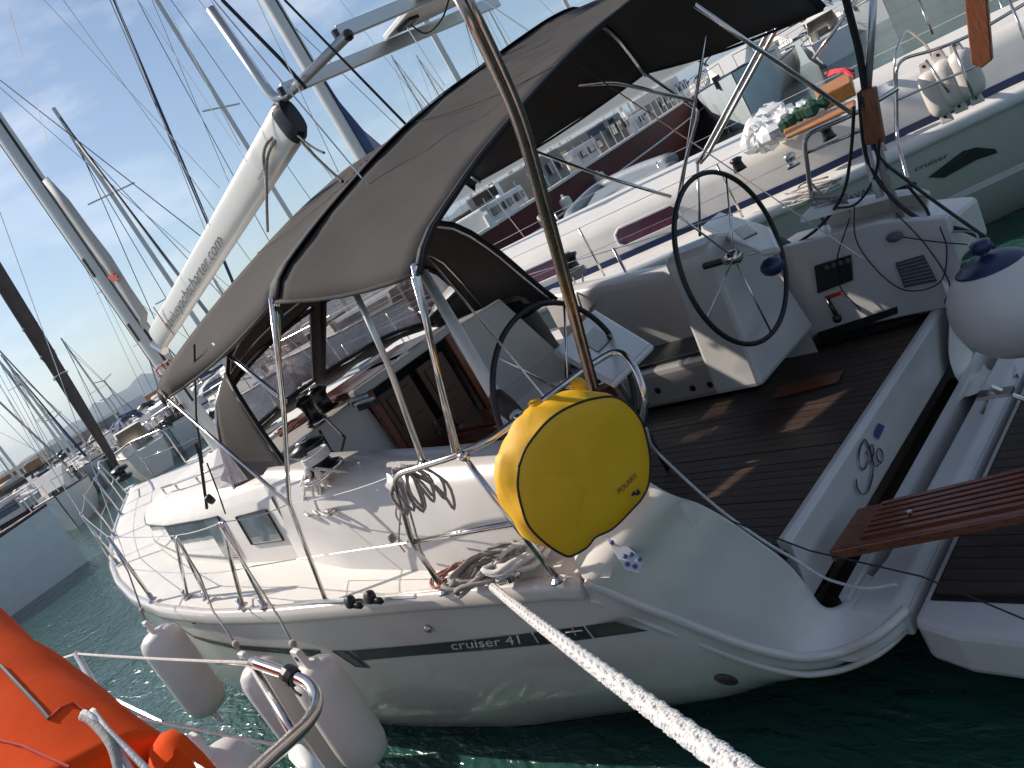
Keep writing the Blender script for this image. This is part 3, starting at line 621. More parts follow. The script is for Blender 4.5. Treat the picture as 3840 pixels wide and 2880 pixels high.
# ---------------------------------------------------------------- mast, boom, sails, rigging
MX, MZ = 9.25, 1.75
def oval(c, a, b_, n_=16, ang=0): return [V(c) + V((a * math.cos(2 * PI * k / n_), b_ * math.sin(2 * PI * k / n_), 0)) for k in range(n_)]
mast = MB().loft([oval((MX, YC, z), .125, .085) for z in (MZ, 4, 8, 13, 17.5)], True, True).build('mast', mastm, yacht, auto=True)
MB().tube([(MX - .127, YC, 2.4), (MX - .127, YC, 15)], .014, 6).build('mast_track', rubber, mast)
for z in (3.35, 4.15): MB().box((MX - .03, YC + .086, z), (.05, .012, .22)).build('mast_slot', rubber, mast, bevel=.004)
MB().tube([(MX + .16, YC + .05, 2.1), (MX + .15, YC + .04, 15)], .005, 5).build('halyard', cbind, mast)
for z in (8.2, 12.2):
    for sg in (1, -1): MB().bar((MX, YC + sg * .07, z), (MX - .35, YC + sg * 1.15, z + .08), .1, .03).build('spreader', mastm, mast)
for k in range(3): MB().lathe([(.05, 0), (.05, .04), (.035, .05), (.035, .09), (.05, .1)], (MX, YC + (.1 if k % 2 else -.1), 2.15 + .25 * k), (0, 1 if k % 2 else -1, 0), 12).build('mast_winch', blackp, mast, smooth=True)
# sail leech showing behind the mast
rr = []
for px0, py0, px1, py1 in ((98, 380, 104, 385), (128, 430, 160, 448), (170, 492, 215, 524), (205, 545, 258, 580), (250, 612, 300, 648), (290, 672, 332, 694), (303, 705, 322, 716)):
    a_ = aty(px0, py0, YC); b_ = aty(px1, py1, YC); a_.x = MX - .125; b_.x = min(b_.x, MX - .13); a_.z = b_.z = (a_.z + b_.z) / 2
    rr.append([a_, a_.lerp(b_, .5) + V((0, .03, 0)), b_])
sail = MB().loft(rr).build('mainsail_clew', sailc, yacht, smooth=True, solid=.006)
def crown(u, v): q = aty(256 + u, 594 + v, YC); return V((q.x, YC + .055, q.z))
crn = [(-11, 6), (-14, -4), (-7, -1), (-5, -11), (0, -3), (6, -9), (7, -1), (13, -2), (8, 6), (0, 9)]
ca, sa = math.cos(R_(18)), math.sin(R_(18))
MB().prism([crown(x * ca - y * sa, x * sa + y * ca) for x, y in crn], (0, .004, 0)).build('crown_emblem', redm, sail)
# boom
Ba = aty(344, 728, YC); Bb = aty(622, 268, YC); bd = (Bb - Ba).normalized(); bu = bd.cross(V((0, 1, 0))); bu = -bu if bu.z < 0 else bu
def boomring(t, h=.14, wd=.07):
    c_ = Ba.lerp(Bb, t); out = []
    for k in range(20):
        a = 2 * PI * k / 20; ca_, sa_ = math.cos(a), math.sin(a); out.append(c_ + V((0, 1, 0)) * wd * math.copysign(abs(ca_) ** .7, ca_) + bu * h * math.copysign(abs(sa_) ** .8, sa_))
    return out
boom = MB().loft([boomring(t_, lerp(.128, .142, t_)) for t_ in (0, .2, .4, .6, .8, 1)], True, True).build('boom', boomm, yacht, auto=True)
MB().loft([boomring(1.0, .145, .073), boomring(1.010, .145, .073), boomring(1.025, .12, .055)], True, True).build('boom_end_cap', blackp, boom, auto=True)
for k in range(3): MB().lathe([(.03, -.015), (.034, 0), (.03, .015)], Bb + bd * .06 + bu * (.1 - .1 * k), (0, 1, 0), 12).build('sheave', steel, boom)
MB().tube([Ba + bd * .62 + V((0, .088, 0)) + bu * .17, Ba + bd * .60 + V((0, .09, 0)), Ba + bd * .62 + V((0, .088, 0)) - bu * .17], .006, 5).build('boom_band', roper, boom)
def bmap(u, v):  # u 0..1 along the boom (from mast), v up
    c_ = Ba.lerp(Bb, lerp(.12, .68, u)); return c_ + bu * (v * .155 - .095) + V((0, .0735, 0))
text_part('boom_lettering', 'naviusyachtcharter.com', greymark, boom, lambda x, y: bmap(x / 10.6, y), 1.0, shear=.1)
text_part('boom_print', 'nemo', greymark, boom, lambda x, y: Ba.lerp(Bb, lerp(.86, .91, x / 2.3)) + bu * (y * .05 - .075) + V((0, .0735, 0)), 1.0)
MB().tube([Ba + V((.1, 0, -.15)), V((MX - .12, YC, Ba.z - .02))], .05, 8).build('gooseneck', steel, boom)
# V-shaped tube and panel rack carried at the boom's end
rk = MB().tube(fillet([aty(455, 18, YC), aty(600, 226, YC), aty(752, 75, YC - .2)], .12), .032, 10).build('rack_fork', alum, yacht, smooth=True)
MB().ball(aty(752, 76, YC - .2), .036, 5).build('fork_cap', blackp, rk)
r1a = aty(612, 196, YC); r2a = aty(730, 72, YC - .2)
for a_, e_ in ((r1a, (1075, 2)), (r2a, (1000, -40))):
    b_ = atz(e_[0], e_[1], a_.z); q = MB().bar(a_, b_, .035, .085).build('rack_rail', alum, yacht, bevel=.006); MB().bar(a_ - (b_ - a_).normalized() * .03, a_, .03, .05).build('rail_end', blackp, q)
zr = r1a.z + .05
pv_ = MB().prism([atz(*p, zr) for p in ((832, 88), (1050, -18), (1010, -60), (918, -20), (905, 0))], (0, 0, .035)).build('solar_panel', white, yacht, bevel=.005)
MB().box(atz(880, 48, zr + .0), (.16, .1, .04)).build('junction_box', blackp, pv_, bevel=.006)
MB().tube(curve([atz(880, 48, zr), atz(920, 72, zr - .1), atz(955, 40, zr - .12), atz(975, -20, zr)], 6), .006, 6).build('panel_cable', rubber, pv_)
MB().tube([Bb + bu * .1, aty(600, 226, YC)], .012, 6).build('fork_stay', steel, yacht)
# forestay with furled headsail
Fa = F0(13.66, 0, 1.72); Fb = V((MX + .2, YC, 16.5)); fd = (Fb - Fa).normalized()
hs_ = MB(); pts = [Fa + fd * s_ for s_ in (.35, .5, 1.0, 1.6, 2.2, 2.25, 3.2, 4.5, 7, 11)]
fs = hs_.tube(pts, [.03, .055, .075, .09, .095, .105, .11, .115, .12, .11], 12).build('furled_headsail', darkuv, yacht, smooth=True)
MB().lathe([(.02, 0), (.13, .03), (.135, .05), (.06, .07), (.06, .16), (.135, .18), (.13, .2), (.03, .22)], Fa + fd * .08, fd, 16).build('furler_drum', blackp, fs, smooth=True)
for s_ in (1.9, 2.25, 2.7): MB().tube([Fa + fd * s_ + V((.11 * math.cos(a), .11 * math.sin(a), .06 * math.sin(a * .5))) for a in [2 * PI * k / 12 for k in range(13)]], .009, 5).build('sail_tie', rope, fs)
MB().tube([Fa, Fa + fd * .4], .012, 6).build('turnbuckle', steel, fs)
# shrouds, backstays
for sg in (1, -1):
    MB().tube([F0(MX - .15, sg * 1.62, 1.43), F0(MX - .3, sg * 1.14, 8.28), (MX, YC, 11.5)], .005, 5).build('shroud', steel, yacht)
    MB().tube([F0(MX - .45, sg * 1.55, 1.42), F0(MX - .05, sg * .1, 6.5)], .004, 5).build('shroud', steel, yacht)
    MB().tube([F0(2.2, sg * 1.2, 1.3), F0(4.6, sg * .35, 6), (MX - .1, YC, 16.9)], .004, 5).build('backstay', steel, yacht)
for a_, b_ in (((237, 0), (453, 487)), ((249, 0), (443, 497)), ((298, 0), (533, 349)), ((95, 0), (474, 406)), ((328, 0), (494, 393)), ((352, 0), (518, 315)), ((455, 0), (578, 180)), ((555, 0), (731, 372)), ((20, 20), (110, 330)), ((880, 60), (960, 185))):
    MB().tube([aty(*a_, YC + .3), aty(*b_, YC + .3)], .0032, 5).build('thin_stay', steel, yacht)
for a_, b_, r_, m_ in (((0, 173), (437, 513), .005, cbind), ((480, 0), (606, 128), .013, cbind), ((606, 128), (660, 190), .013, cbind), ((615, 0), (880, 272), .008, cbind)):
    MB().tube([aty(*a_, YC), aty(*b_, YC)], r_, 6).build('running_line', m_, yacht)
MB().tube(curve([Bb + bu * -.02, aty(580, 330, YC + .1), aty(576, 420, YC + .1), aty(578, 500, YC + .1)], 6), .011, 6).tube(curve([Bb, aty(572, 320, YC + .1), aty(575, 400, YC + .1)], 5), .010, 6).build('reef_line', ropeg, yacht, smooth=True)
MB().tube(sag(Bb + bu * -.1, aty(740, 392, YC + .4), .03, 6), .010, 6).tube(sag(Bb + bu * -.05, aty(700, 330, YC + .3), .03, 6), .008, 6).build('mainsheet', cbind, yacht)
for q in ((365, 790), (350, 800), (380, 815)):
    MB().tube(curve([aty(q[0] - 14, q[1], YC + .15), aty(q[0] - 6, q[1] + 12, YC + .2), aty(q[0] + 10, q[1] + 8, YC + .15), aty(q[0], q[1] - 12, YC + .18), aty(q[0] - 14, q[1], YC + .15)], 6), .014, 6).build('halyard_coil', roper, yacht, smooth=True)
# ---------------------------------------------------------------- bimini
A1 = [(362, 860), (345, 846), (350, 812), (430, 700), (520, 590), (620, 480), (700, 405), (772, 348)]
A2 = [(592, 652), (600, 600), (640, 540), (691, 474), (758, 396), (827, 321), (928, 227), (1030, 152), (1114, 91), (1190, 42)]
A3 = [(905, 590), (908, 562), (928, 501), (979, 423), (1030, 349), (1097, 267), (1199, 152), (1284, 68), (1368, 0)]
def arch(pts, x, tail):
    c_ = [atx(px_, py_, x) for px_, py_ in pts] + [V(p) for p in tail]; return c_
a1 = arch(A1, 5.2, [(5.15, -4.3, 3.36), (5.1, -4.55, 3.15), (5.0, -4.68, 2.82)])
a2 = arch(A2, 3.25, [(3.25, -4.45, 3.36), (3.23, -4.66, 3.18), (3.2, -4.74, 2.84)])
a3 = arch(A3, 2.2, [(2.2, -3.95, 3.19), (2.17, -4.4, 3.14), (2.08, -4.6, 2.92), (2.0, -4.68, 2.62)])
def resample(pts, n_):
    pts = curve(pts, 6); L = [0]
    for a_, b_ in zip(pts, pts[1:]): L.append(L[-1] + (a_ - b_).length)
    out = []; j = 0
    for k in range(n_ + 1):
        t_ = L[-1] * k / n_
        while j < len(L) - 2 and L[j + 1] < t_: j += 1
        out.append(pts[j].lerp(pts[j + 1], (t_ - L[j]) / max(1e-6, L[j + 1] - L[j])))
    return out
n_ = 40; r1, r2, r3 = resample(a1, n_), resample(a2, n_), resample(a3, n_)
def panel(ra, rb, m_=8, sg=.035):
    rows = []
    for i in range(m_ + 1):
        t_ = i / m_; s_ = math.sin(PI * t_); rows.append([a_.lerp(b_, t_) - V((0, 0, sg * s_ * (1 + .35 * math.sin(j * .55 + i * .2) + .25 * math.sin(j * 1.7 + 1.1 * i)))) + V((0, .012 * math.sin(j * .9 + i * 1.1) * s_, 0)) for j, (a_, b_) in enumerate(zip(ra, rb))])
    return rows
bim = MB().loft(panel(r1, r2, 10, .03)).build('bimini_canopy', canvas, yacht, smooth=True, solid=.003)
MB().loft(panel(r2, r3, 8, .028)).build('canopy_aft_panel', canvas, bim, smooth=True, solid=.003)
# leading bulge of the canopy and the bindings
fr = [p + V((.10, 0, -.07)) for p in r1]
MB().loft([r1, [p + V((.06, 0, -.01)) for p in r1], [p + V((.11, 0, -.055)) for p in r1], [p + V((.08, 0, -.10)) for p in r1]]).build('canopy_front_hem', canvas, bim, smooth=True, solid=.003)
def strap(ra, off, wd, name='binding', m_=cbind, up=.006):
    rows = []
    for k, p in enumerate(ra):
        rows.append([p + V((off - wd / 2, 0, up)), p + V((off + wd / 2, 0, up))])
    MB().loft(rows).build(name, m_, bim, smooth=True, solid=.004)
strap(r2, .0, .11, 'binding'); strap(r3, -.0, .05); MB().tube(r3, .014, 6).build('binding', cbind, bim, smooth=True)
for q_ in (r1, r2): MB().tube([p - V((0, 0, .022)) for p in q_], .0135, 8).build('canopy_bow', steel, bim, smooth=True)
for ra, rb in ((r1, r2), (r2, r3)):
    for j in (0, n_): MB().tube([ra[j].lerp(rb[j], k / 6) - V((0, 0, .03 * math.sin(PI * k / 6))) for k in range(7)], .009, 5).build('edge_piping', cbind if j else canvas, bim, smooth=True)
for f in (.36, .7):
    j = int(n_ * f); MB().tube([r1[j].lerp(r2[j], k / 8) - V((0, 0, .03 * math.sin(PI * k / 8) - .006)) for k in range(9)], .0022, 4).tube([r2[j].lerp(r3[j], k / 8) - V((0, 0, .028 * math.sin(PI * k / 8) - .006)) for k in range(9)], .0022, 4).build('seam', cbind, bim)
# frame tubes
def ftube(pts, r_=.0125, m_=steel, nm='frame_tube'): return MB().tube(fillet(pts, .06), r_, 10).build(nm, m_, bim, smooth=True)
jA = aty(625, 1090, -1.58)
ftube([r2[0] + V((0, 0, .02)), aty(613, 880, -1.58), jA, atz(705, 1300, 1.25)])
ftube([r2[0] + V((.03, -.03, .0)), aty(606, 880, -1.60)])
ftube([r1[0], jA + V((0, 0, .01))], .0115)
ftube([aty(462, 742, -1.72), aty(618, 868, -1.60)], .0115)
ftube([r3[0] + V((0, 0, .03)), atz(983, 978, 1.85)], .0125, steel); ftube([r3[0] + V((.035, 0, .0)), atz(992, 978, 1.85)], .009, steel)
ftube([aty(768, 632, -1.72), aty(840, 790, -1.70), atz(915, 1000, 1.85)], .013, alum)
ftube([atx(1255, 20, 2.6) if False else r2[n_], aty(1510, 240, -4.7), aty(1478, 360, -4.7), aty(1465, 430, -4.72)], .0125)
ftube([aty(1130, 318, -4.45), aty(1300, 380, -4.6), aty(1450, 425, -4.72)], .0125)
ftube([aty(1250, 182, -4.1), aty(1330, 178, -4.3), aty(1500, 218, -4.7)], .0125)
ftube([aty(1500, 10, -3.9), aty(1840, 245, -4.75)], .013)
ftube([aty(1525, 75, -4.68), aty(1500, 230, -4.7), aty(1470, 420, -4.72)], .011)
# big stern pole standing on the pushpit, passing outside the canopy
pb = atz(1275, 800, 1.88); 
def alongy(px_, py_, y): return aty(px_, py_, y)
pole_pts = [alongy(1278, 838, -2.02), alongy(1200, 550, -1.83), alongy(1130, 300, -1.66), alongy(1105, 230, -1.62), alongy(1050, 110, -1.56), alongy(985, -20, -1.5)]
ftube(pole_pts, .0145, pole_steel, 'stern_pole'); MB().tube([p + V((-.024, -.004, -.0)) for p in fillet(pole_pts, .06)], .0095, 8).build('stern_pole', pole_steel, bim, smooth=True)
ftube([aty(1888, -20, -4.7), aty(1875, 190, -4.75)], .02, alum)
MB().tube(fillet([aty(1825, -10, -4.6), aty(1856, 110, -4.7), aty(1872, 215, -4.75)], .05), .02, 6).build('hanging_strap', cbind, yacht)
# webbing straps of canopy
MB().tube(curve([aty(600, 660, -1.66), aty(608, 690, -1.7), aty(600, 710, -1.7), aty(590, 670, -1.68)], 4), .012, 5).build('strap', cbind, bim)
MB().tube([aty(420, 745, -1.7), aty(424, 900, -1.68), aty(438, 1000, -1.66)], .007, 4).tube([aty(424, 960, -1.68), aty(432, 985, -1.68), aty(447, 1098, -1.62)], .012, 4).tube([aty(447, 1000, -1.66), aty(470, 1060, -1.62), aty(487, 1110, -1.6)], .005, 4).build('strap', cbind, bim)
# ---------------------------------------------------------------- sprayhood
hA = [V((4.72, -1.88, 1.62)), V((4.86, -1.93, 1.9)), V((5.05, -2.0, 2.3)), V((5.18, -2.12, 2.62)), V((5.22, -2.6, 2.80)), V((5.22, YC, 2.86)), V((5.2, -3.75, 2.82)), V((5.08, -4.2, 2.68)), V((4.95, -4.38, 2.36)), V((4.78, -4.46, 1.9)), V((4.72, -4.52, 1.7))]
hB = [V((5.55, -1.78, 1.62)), V((5.55, -1.82, 1.9)), V((5.5, -1.92, 2.25)), V((5.45, -2.12, 2.5)), V((5.4, -2.6, 2.66)), V((5.4, YC, 2.72)), V((5.4, -3.75, 2.66)), V((5.45, -4.2, 2.5)), V((5.5, -4.36, 2.25)), V((5.55, -4.48, 1.9)), V((5.55, -4.55, 1.62))]
hC = [V((6.0, -1.85, 1.75)), V((6.05, -1.9, 1.85)), V((6.1, -2.0, 1.93)), V((6.15, -2.2, 1.97)), V((6.25, -2.7, 2.0)), V((6.3, YC, 2.0)), V((6.25, -3.7, 2.0)), V((6.15, -4.1, 1.97)), V((6.1, -4.3, 1.93)), V((6.05, -4.4, 1.85)), V((6.0, -4.45, 1.75))]
HA, HBb, HCc = resample(hA, 30), resample(hB, 30), resample(hC, 30)
def shade(ra, rb, lo, hi, jl, jh, m_=6):
    return [[ra[j].lerp(rb[j], lerp(lo, hi, i / m_)) + V((0, 0, .012 * math.sin(j * 1.3 + i))) for j in range(jl, jh + 1)] for i in range(m_ + 1)]
sh = MB().loft(shade(HA, HBb, 0, 1, 0, 30)).build('sprayhood', canvas, yacht, smooth=True, solid=.004)
MB().loft(shade(HBb, HCc, 0, .12, 3, 27, 2)).loft(shade(HBb, HCc, .88, 1, 3, 27, 2)).loft(shade(HBb, HCc, 0, 1, 14, 15)).loft(shade(HBb, HCc, 0, 1, 0, 4)).loft(shade(HBb, HCc, 0, 1, 26, 30)).build('sprayhood_front', canvas, sh, smooth=True, solid=.004)
MB().loft(shade(HBb, HCc, .12, .88, 4, 14)).build('front_window', vinyl, sh, smooth=True)
MB().loft(shade(HBb, HCc, .12, .88, 15, 26)).build('front_window', vinyl, sh, smooth=True)
for seg in ((4, 14), (15, 26)):
    lo_ = [HBb[j].lerp(HCc[j], .86) + V((-.01, 0, .01)) for j in range(seg[0], seg[1] + 1)]; hi_ = [HBb[j].lerp(HCc[j], .14) + V((-.01, 0, .0)) for j in range(seg[0], seg[1] + 1)]
    MB().tube(lo_ + hi_[::-1] + [lo_[0]], .02, 5).build('window_binding', cbind, sh)
MB().tube(HA, .016, 6).build('hood_binding', cbind, sh, smooth=True)
MB().tube(HBb, .0125, 8).tube([p - V((-.03, 0, .03)) for p in HA], .0125, 8).build('hood_bow', steel, sh, smooth=True)
MB().add([(5.2, -1.80, 1.9), (5.9, -1.82, 1.86), (5.9, -1.84, 1.97), (5.3, -1.82, 2.2)], [(0, 1, 2, 3)]).build('side_window', vinyl, sh)
MB().tube([p for p in (aty(700, 900, -2.2), aty(745, 945, -2.1), aty(735, 985, -2.1), aty(715, 975, -2.1), aty(690, 930, -2.15))], .009, 5).build('strap', cbind, sh)
# ================================================================ things hung on, lying on or leaning against the yacht
p0, p1, p2, p3 = aty(915, 590, -2.75), aty(1072, 858, -2.35), aty(1112, 895, -2.3), aty(1132, 915, -2.28)
pol = thing('support_pole', 'white pole with a dark foam grip leaning from the bimini to the pushpit', 'pole', p3)
MB().tube([p0, p0.lerp(p1, .5), p1], [.030, .033, .036], 14).build('white_tube', white, pol, smooth=True)
MB().tube([p1, p1.lerp(p2, .5), p2 + V((0, 0, 0))], [.047, .05, .045], 14).build('foam_grip', foam, pol, smooth=True)
MB().tube([p2, p3], .034, 14).build('tube_end', white, pol, smooth=True)
# yellow horseshoe-buoy cover on the pushpit
QN = V((-.90, .42, -.1)).normalized(); QD = V((.80, -.05, .36)); QP = V((2.02, -1.77, 1.83))
def onpl(px_, py_, n=QN, q=QP, d=0.0): v = ray(px_, py_); return CAM + v * ((q + n * d - CAM).dot(n) / v.dot(n))
fz = [(1190, 640), (1235, 520), (1330, 390), (1410, 310), (1500, 250), (1600, 205), (1700, 175), (1840, 160), (1940, 210), (2030, 320), (2072, 450), (2095, 600), (2085, 760), (2040, 860), (1980, 930), (1840, 1070), (1720, 1130), (1660, 1200), (1560, 1258), (1500, 1255), (1380, 1180), (1260, 1060), (1210, 930), (1180, 780)]
fD = [((1300 + .5425 * x) / 1.736, (1400 + .5425 * y) / 1.736) for x, y in fz]
buoy = thing('lifebuoy_cover', 'yellow horseshoe lifebuoy cover hanging on the stern rail', 'lifebuoy', V((2.2, -2.0, 1.5)))
front = [onpl(*p) for p in fD]; cen = sum(front, V((0, 0, 0))) / len(front)
DK = .13
def inset(f, d, sh=V((0, 0, 0))): return [cen + (p - cen) * f + QD * d + sh for p in front]
wav = [V((.0, 0, .0)) + QN * 0 for p in front]
def crump(ring, a, ph): return [p + (p - cen).normalized() * a * math.sin(i * 2.2 + ph) + QN * a * .8 * math.sin(i * 3.3 + ph) for i, p in enumerate(ring)]
cv = [p for p in front]
def close_c(r): 
    c_ = curve(r + [r[0]], 4)[:-1]; return c_
rings = [close_c(front), close_c(crump(inset(1.015, .03), .006, 0)), close_c(crump(inset(1.02, .07), .012, 1)), close_c(crump(inset(1.01, .11), .012, 2)), close_c(crump(inset(.97, DK), .008, 3)), close_c(inset(.9, DK + .02))]
bag = MB().loft(rings, True)
m0 = len(rings[0]); 
fc = []
for f, d in ((.97, -.006), (.8, -.014), (.5, -.018), (.2, -.018)): fc.append([cen + (p - cen) * f - QN * (d + .006 * math.sin(i * .21) * (1 - f)) for i, p in enumerate(rings[0])])
bag.loft([rings[0]] + fc, True); b0 = len(bag.v) - m0; bag.f.append(tuple(b0 + k for k in range(m0)))
b0 = m0 * 5; bag.f.append(tuple(b0 + k for k in range(m0)))
bg_ = bag.build('cover_shell', yellow, buoy, smooth=True)
MB().tube([p + QN * .002 for p in rings[0]] + [rings[0][0]], .0045, 6).build('black_piping', rubber, buoy, smooth=True)
MB().tube([inset(.985, DK * .55)[k] + (front[k] - cen) * .05 for k in range(14, 19)], .004, 5).build('zip', rubber, buoy)
def ymap(px_, py_): return onpl(px_, py_, d=.024)
def yt(u, v): return ymap(1336 + u * 46 + v * 7, 1066 - u * 44 + v * -10 + 0)
text_part('cover_lettering', 'POLARIS', inkm, bg_, lambda x, y: ymap(1338 + x / 4.6 * 48 - y * 5 * 0 - y * 8, 1068 - x / 4.6 * 46 - y * 13), 1.0)
MB().prism([ymap(*p) for p in ((1364, 1072), (1368, 1060), (1374, 1066), (1377, 1055), (1384, 1064), (1379, 1070), (1371, 1069))], QN * .002).build('cover_emblem', inkm, bg_)
for q in ((1158, 880), (1250, 835)):
    p = atz(*q, 1.87); MB().lathe([(.03, -.04), (.034, 0), (.03, .04)], p, (.5, -.5, 0), 10).build('hanging_loop', yellow, buoy, smooth=True)
# fenders
def fender(top, bot, r, label, parent_y=None, ropeup=None, grp=None):
    top = V(top); bot = V(bot); ax = (bot - top); L = ax.length; ax.normalize()
    o = thing('fender', label, 'fender', top, grp)
    pr = [(0.0, .075), (r * .35, .078), (r * .62, .09), (r * .86, .115), (r * .98, .16), (r, .22), (r, L - .2), (r * .97, L - .14), (r * .84, L - .09), (r * .6, L - .065), (r * .3, L - .055), (0, L - .052)]
    MB().lathe(pr, top, ax, 24).build('fender_body', pvc, o, smooth=True)
    for h, s_ in ((.04, 1), (L - .03, 1)):
        c_ = top + ax * h; MB().prism([c_ + V((x * .055, 0, z)) for x, z in ((-1, -.045), (1, -.045), (.7, .05), (-.7, .05))], (0, .03, 0)).build('fender_eye', pvc, o, bevel=.008)
        MB().lathe([(.014, -.018), (.014, .018)], c_ + V((0, .015, .01)), (0, 1, 0), 10).build('eyelet', rubber, o)
    if ropeup:
        pts = [top + V((0, .015, -.02))] + [V(p) for p in ropeup]
        MB().tube(pts, .006, 6).lathe([(.016, -.02), (.018, 0), (.016, .02)], pts[0].lerp(pts[1], .25), pts[1] - pts[0], 8).build('fender_rope', ropeg, o, smooth=True)
    return o
fT = aty(645, 1402, -1.0); fB = aty(790, 1652, -.98); fB.x = fT.x; fB.y = fT.y + .02
fender(fT, fB, .118, 'near white fender, aftermost of the three along the hull side', ropeup=[aty(600, 1330, -1.13), tC + V((0, .02, -.02))], grp='white fenders along the port side')
fT2 = aty(528, 1408, -.98); fB2 = fT2 - V((0, 0, .93))
fender(fT2, fB2, .115, 'middle white fender of the three along the hull side', ropeup=[aty(460, 1320, -1.1), tA + V((0, .02, -.3)), tA], grp='white fenders along the port side')
fT3 = aty(318, 1342, -.95); fB3 = aty(398, 1515, -.95); fB3.x = fT3.x
fender(fT3, fB3, .14, 'forward white fender hanging nearest the bow over open water', ropeup=[t1 + V((-.0, .03, -.3)), t1], grp='white fenders along the port side')
bc = atx(2180, 655, 1.50)
ball = thing('ball_fender', 'big round white ball fender with a navy blue top at the stern corner', 'fender', bc)
rb_ = .272
MB().ball(bc, rb_, 16).build('fender_body', pvc, ball, smooth=True)
up = (aty(2135, 520, bc.y) - bc).normalized(); up = V((.05, .0, 1)).normalized()
MB().lathe([(rb_ * math.sin(a) * 1.006, rb_ * math.cos(a) * 1.006) for a in [R_(k) for k in range(36, 0, -3)]] + [(.05, rb_ + .03), (.045, rb_ + .07), (.02, rb_ + .08)], bc, up, 28).build('blue_cap', navy, ball, smooth=True)
MB().tube(curve([bc + up * (rb_ + .06), aty(2090, 500, -4.6), aty(1935, 512, -4.66)], 6), .006, 6).build('fender_rope', ropeg, ball)
# ropes
ms = atz(1062, 1266, 1.245); me = CAM + ray(1602, 1660) * 1.02; dirn = (me - ms); me2 = ms + dirn * 1.12
moor = MB(); Ln = (me2 - ms).length; ax = (me2 - ms).normalized(); u_ = ax.orthogonal().normalized(); v_ = ax.cross(u_); turns = Ln / .062
for hnd in (1, -1):
    for k in range(5):
        pts = []; nn_ = int(turns * 9)
        for i in range(nn_ + 1):
            f = i / nn_; a = hnd * f * turns * 2 * PI + 2 * PI * k / 5; rr_ = .0125 + .0022 * math.cos(5 * (f * turns * 2 * PI) + (0 if hnd > 0 else PI))
            pts.append(ms.lerp(me2, f) - V((0, 0, .10 * f * (1 - f))) + (u_ * math.cos(a) + v_ * math.sin(a)) * rr_)
        moor.tube(pts, .0048, 5, False)
mo = moor.build('mooring_rope', rope, None, smooth=True); tag(mo, 'thick white braided mooring rope running from the stern cleat towards the viewer', 'rope')
def coil(name, c, rx, ry, turns_, r_, m_, label, tilt=(0, 0, 1), jit=.03, drop=None):
    random.seed(hash(label) % 1000 if False else len(label)); pts = []; c = V(c); T_ = V(tilt).normalized(); u = T_.orthogonal().normalized(); v = T_.cross(u); ph = 0
    for i in range(turns_ * 10):
        a = 2 * PI * i / 10; k = 1 + .25 * math.sin(i * .37) + random.uniform(-.08, .08); pts.append(c + u * math.cos(a + .02 * i) * rx * k + v * math.sin(a + .02 * i) * ry * k + T_ * (i * r_ * .06 + random.uniform(0, jit)))
    o = MB().tube(curve(pts, 3), r_, 6).build(name, m_, None, smooth=True); tag(o, label, 'rope'); return o
def loops(name, top, hang, n_, r_, m_, label, wd=.06, L=.3, grp=None):
    """coil hanging from a point: elongated loops"""
    random.seed(len(label) + n_); top = V(top); hang = V(hang); pts = []
    for i in range(n_):
        w_ = random.uniform(-wd, wd); l_ = L * random.uniform(.75, 1.1); d = hang.normalized(); s_ = V((0, 0, 1)).cross(d); s_ = s_.normalized() if s_.length > .1 else V((1, 0, 0))
        base = top + s_ * w_ * .4 + V((random.uniform(-.02, .02),) * 3)
        pts += [base, base + d * l_ * .5 + s_ * (w_ + .03), base + d * l_ + s_ * w_, base + d * l_ * .5 + s_ * (w_ - .03)]
    pts.append(top); o = MB().tube(curve(pts, 4), r_, 6).build(name, m_, None, smooth=True); return tag(o, label, 'rope', grp)
coil('rope_heap', atz(1062, 1245, 1.24), .16, .09, 7, .011, ropeg, 'tangled brown and white mooring line heaped on the stern cleat', jit=.05)
coil('rope_coil', atz(1125, 1218, 1.26), .12, .07, 5, .014, rope, 'thick white braided rope tail coiled beside the stern cleat', jit=.03)
coil('thin_line', atz(985, 1245, 1.23), .10, .07, 5, .006, roper, 'thin red-flecked line curled on deck forward of the cleat', jit=.02)
loops('rope_hank', atz(870, 1010, 1.86), (-.05, .12, -1), 9, .0065, ropeg, 'hank of grey-brown line hanging on the pushpit corner', .09, .22)
lh = MB()
for q in ((855, 1110), (885, 1150), (862, 1170), (905, 1180), (915, 1210)): lh.tube(curve([atz(868, 1040, 1.78), aty(lerp(868, q[0], .5), lerp(1040, q[1], .5), -1.64), aty(*q, -1.66), aty(q[0] + 12, q[1] + 22, -1.7)], 5), .0045, 5)
lh.lathe([(.018, -.02), (.02, 0), (.018, .02)], aty(846, 1162, -1.64), (0, 0, 1), 8)
tag(lh.build('hanging_line', ropeg, None, smooth=True), 'thin line tails hanging down from the pushpit corner to the deck', 'rope')
sh_ = MB(); wp = atz(698, 1010, 1.88)
for i in range(4): sh_.tube([wp + V((.075 * math.cos(a), .075 * math.sin(a), .05 + .012 * i + .01 * a / 6)) for a in [2 * PI * k / 16 for k in range(17)]], .008, 6)
for tgt in (((655, 1090), (662, 1112), (690, 1095)), ((665, 1070), (690, 1118), (722, 1090)), ((700, 1090), (716, 1112), (738, 1070)), ((660, 1100), (672, 1120), (700, 1100)), ((690, 1105), (720, 1118), (735, 1080)), ((740, 1060), (770, 1050), (820, 1035)), ((650, 1080), (690, 1060), (720, 1050))):
    sh_.tube(curve([wp + V((.0, .07, .06))] + [atz(*t_, 1.62 - .02 * k) + V((0, 0, .02)) for k, t_ in enumerate(tgt)] + [wp + V((-.05, .06, .03))], 6), .0085, 6)
tag(sh_.build('winch_rope', rope, None, smooth=True), 'white sheet wound round the port coaming winch and spilling in loops', 'rope')
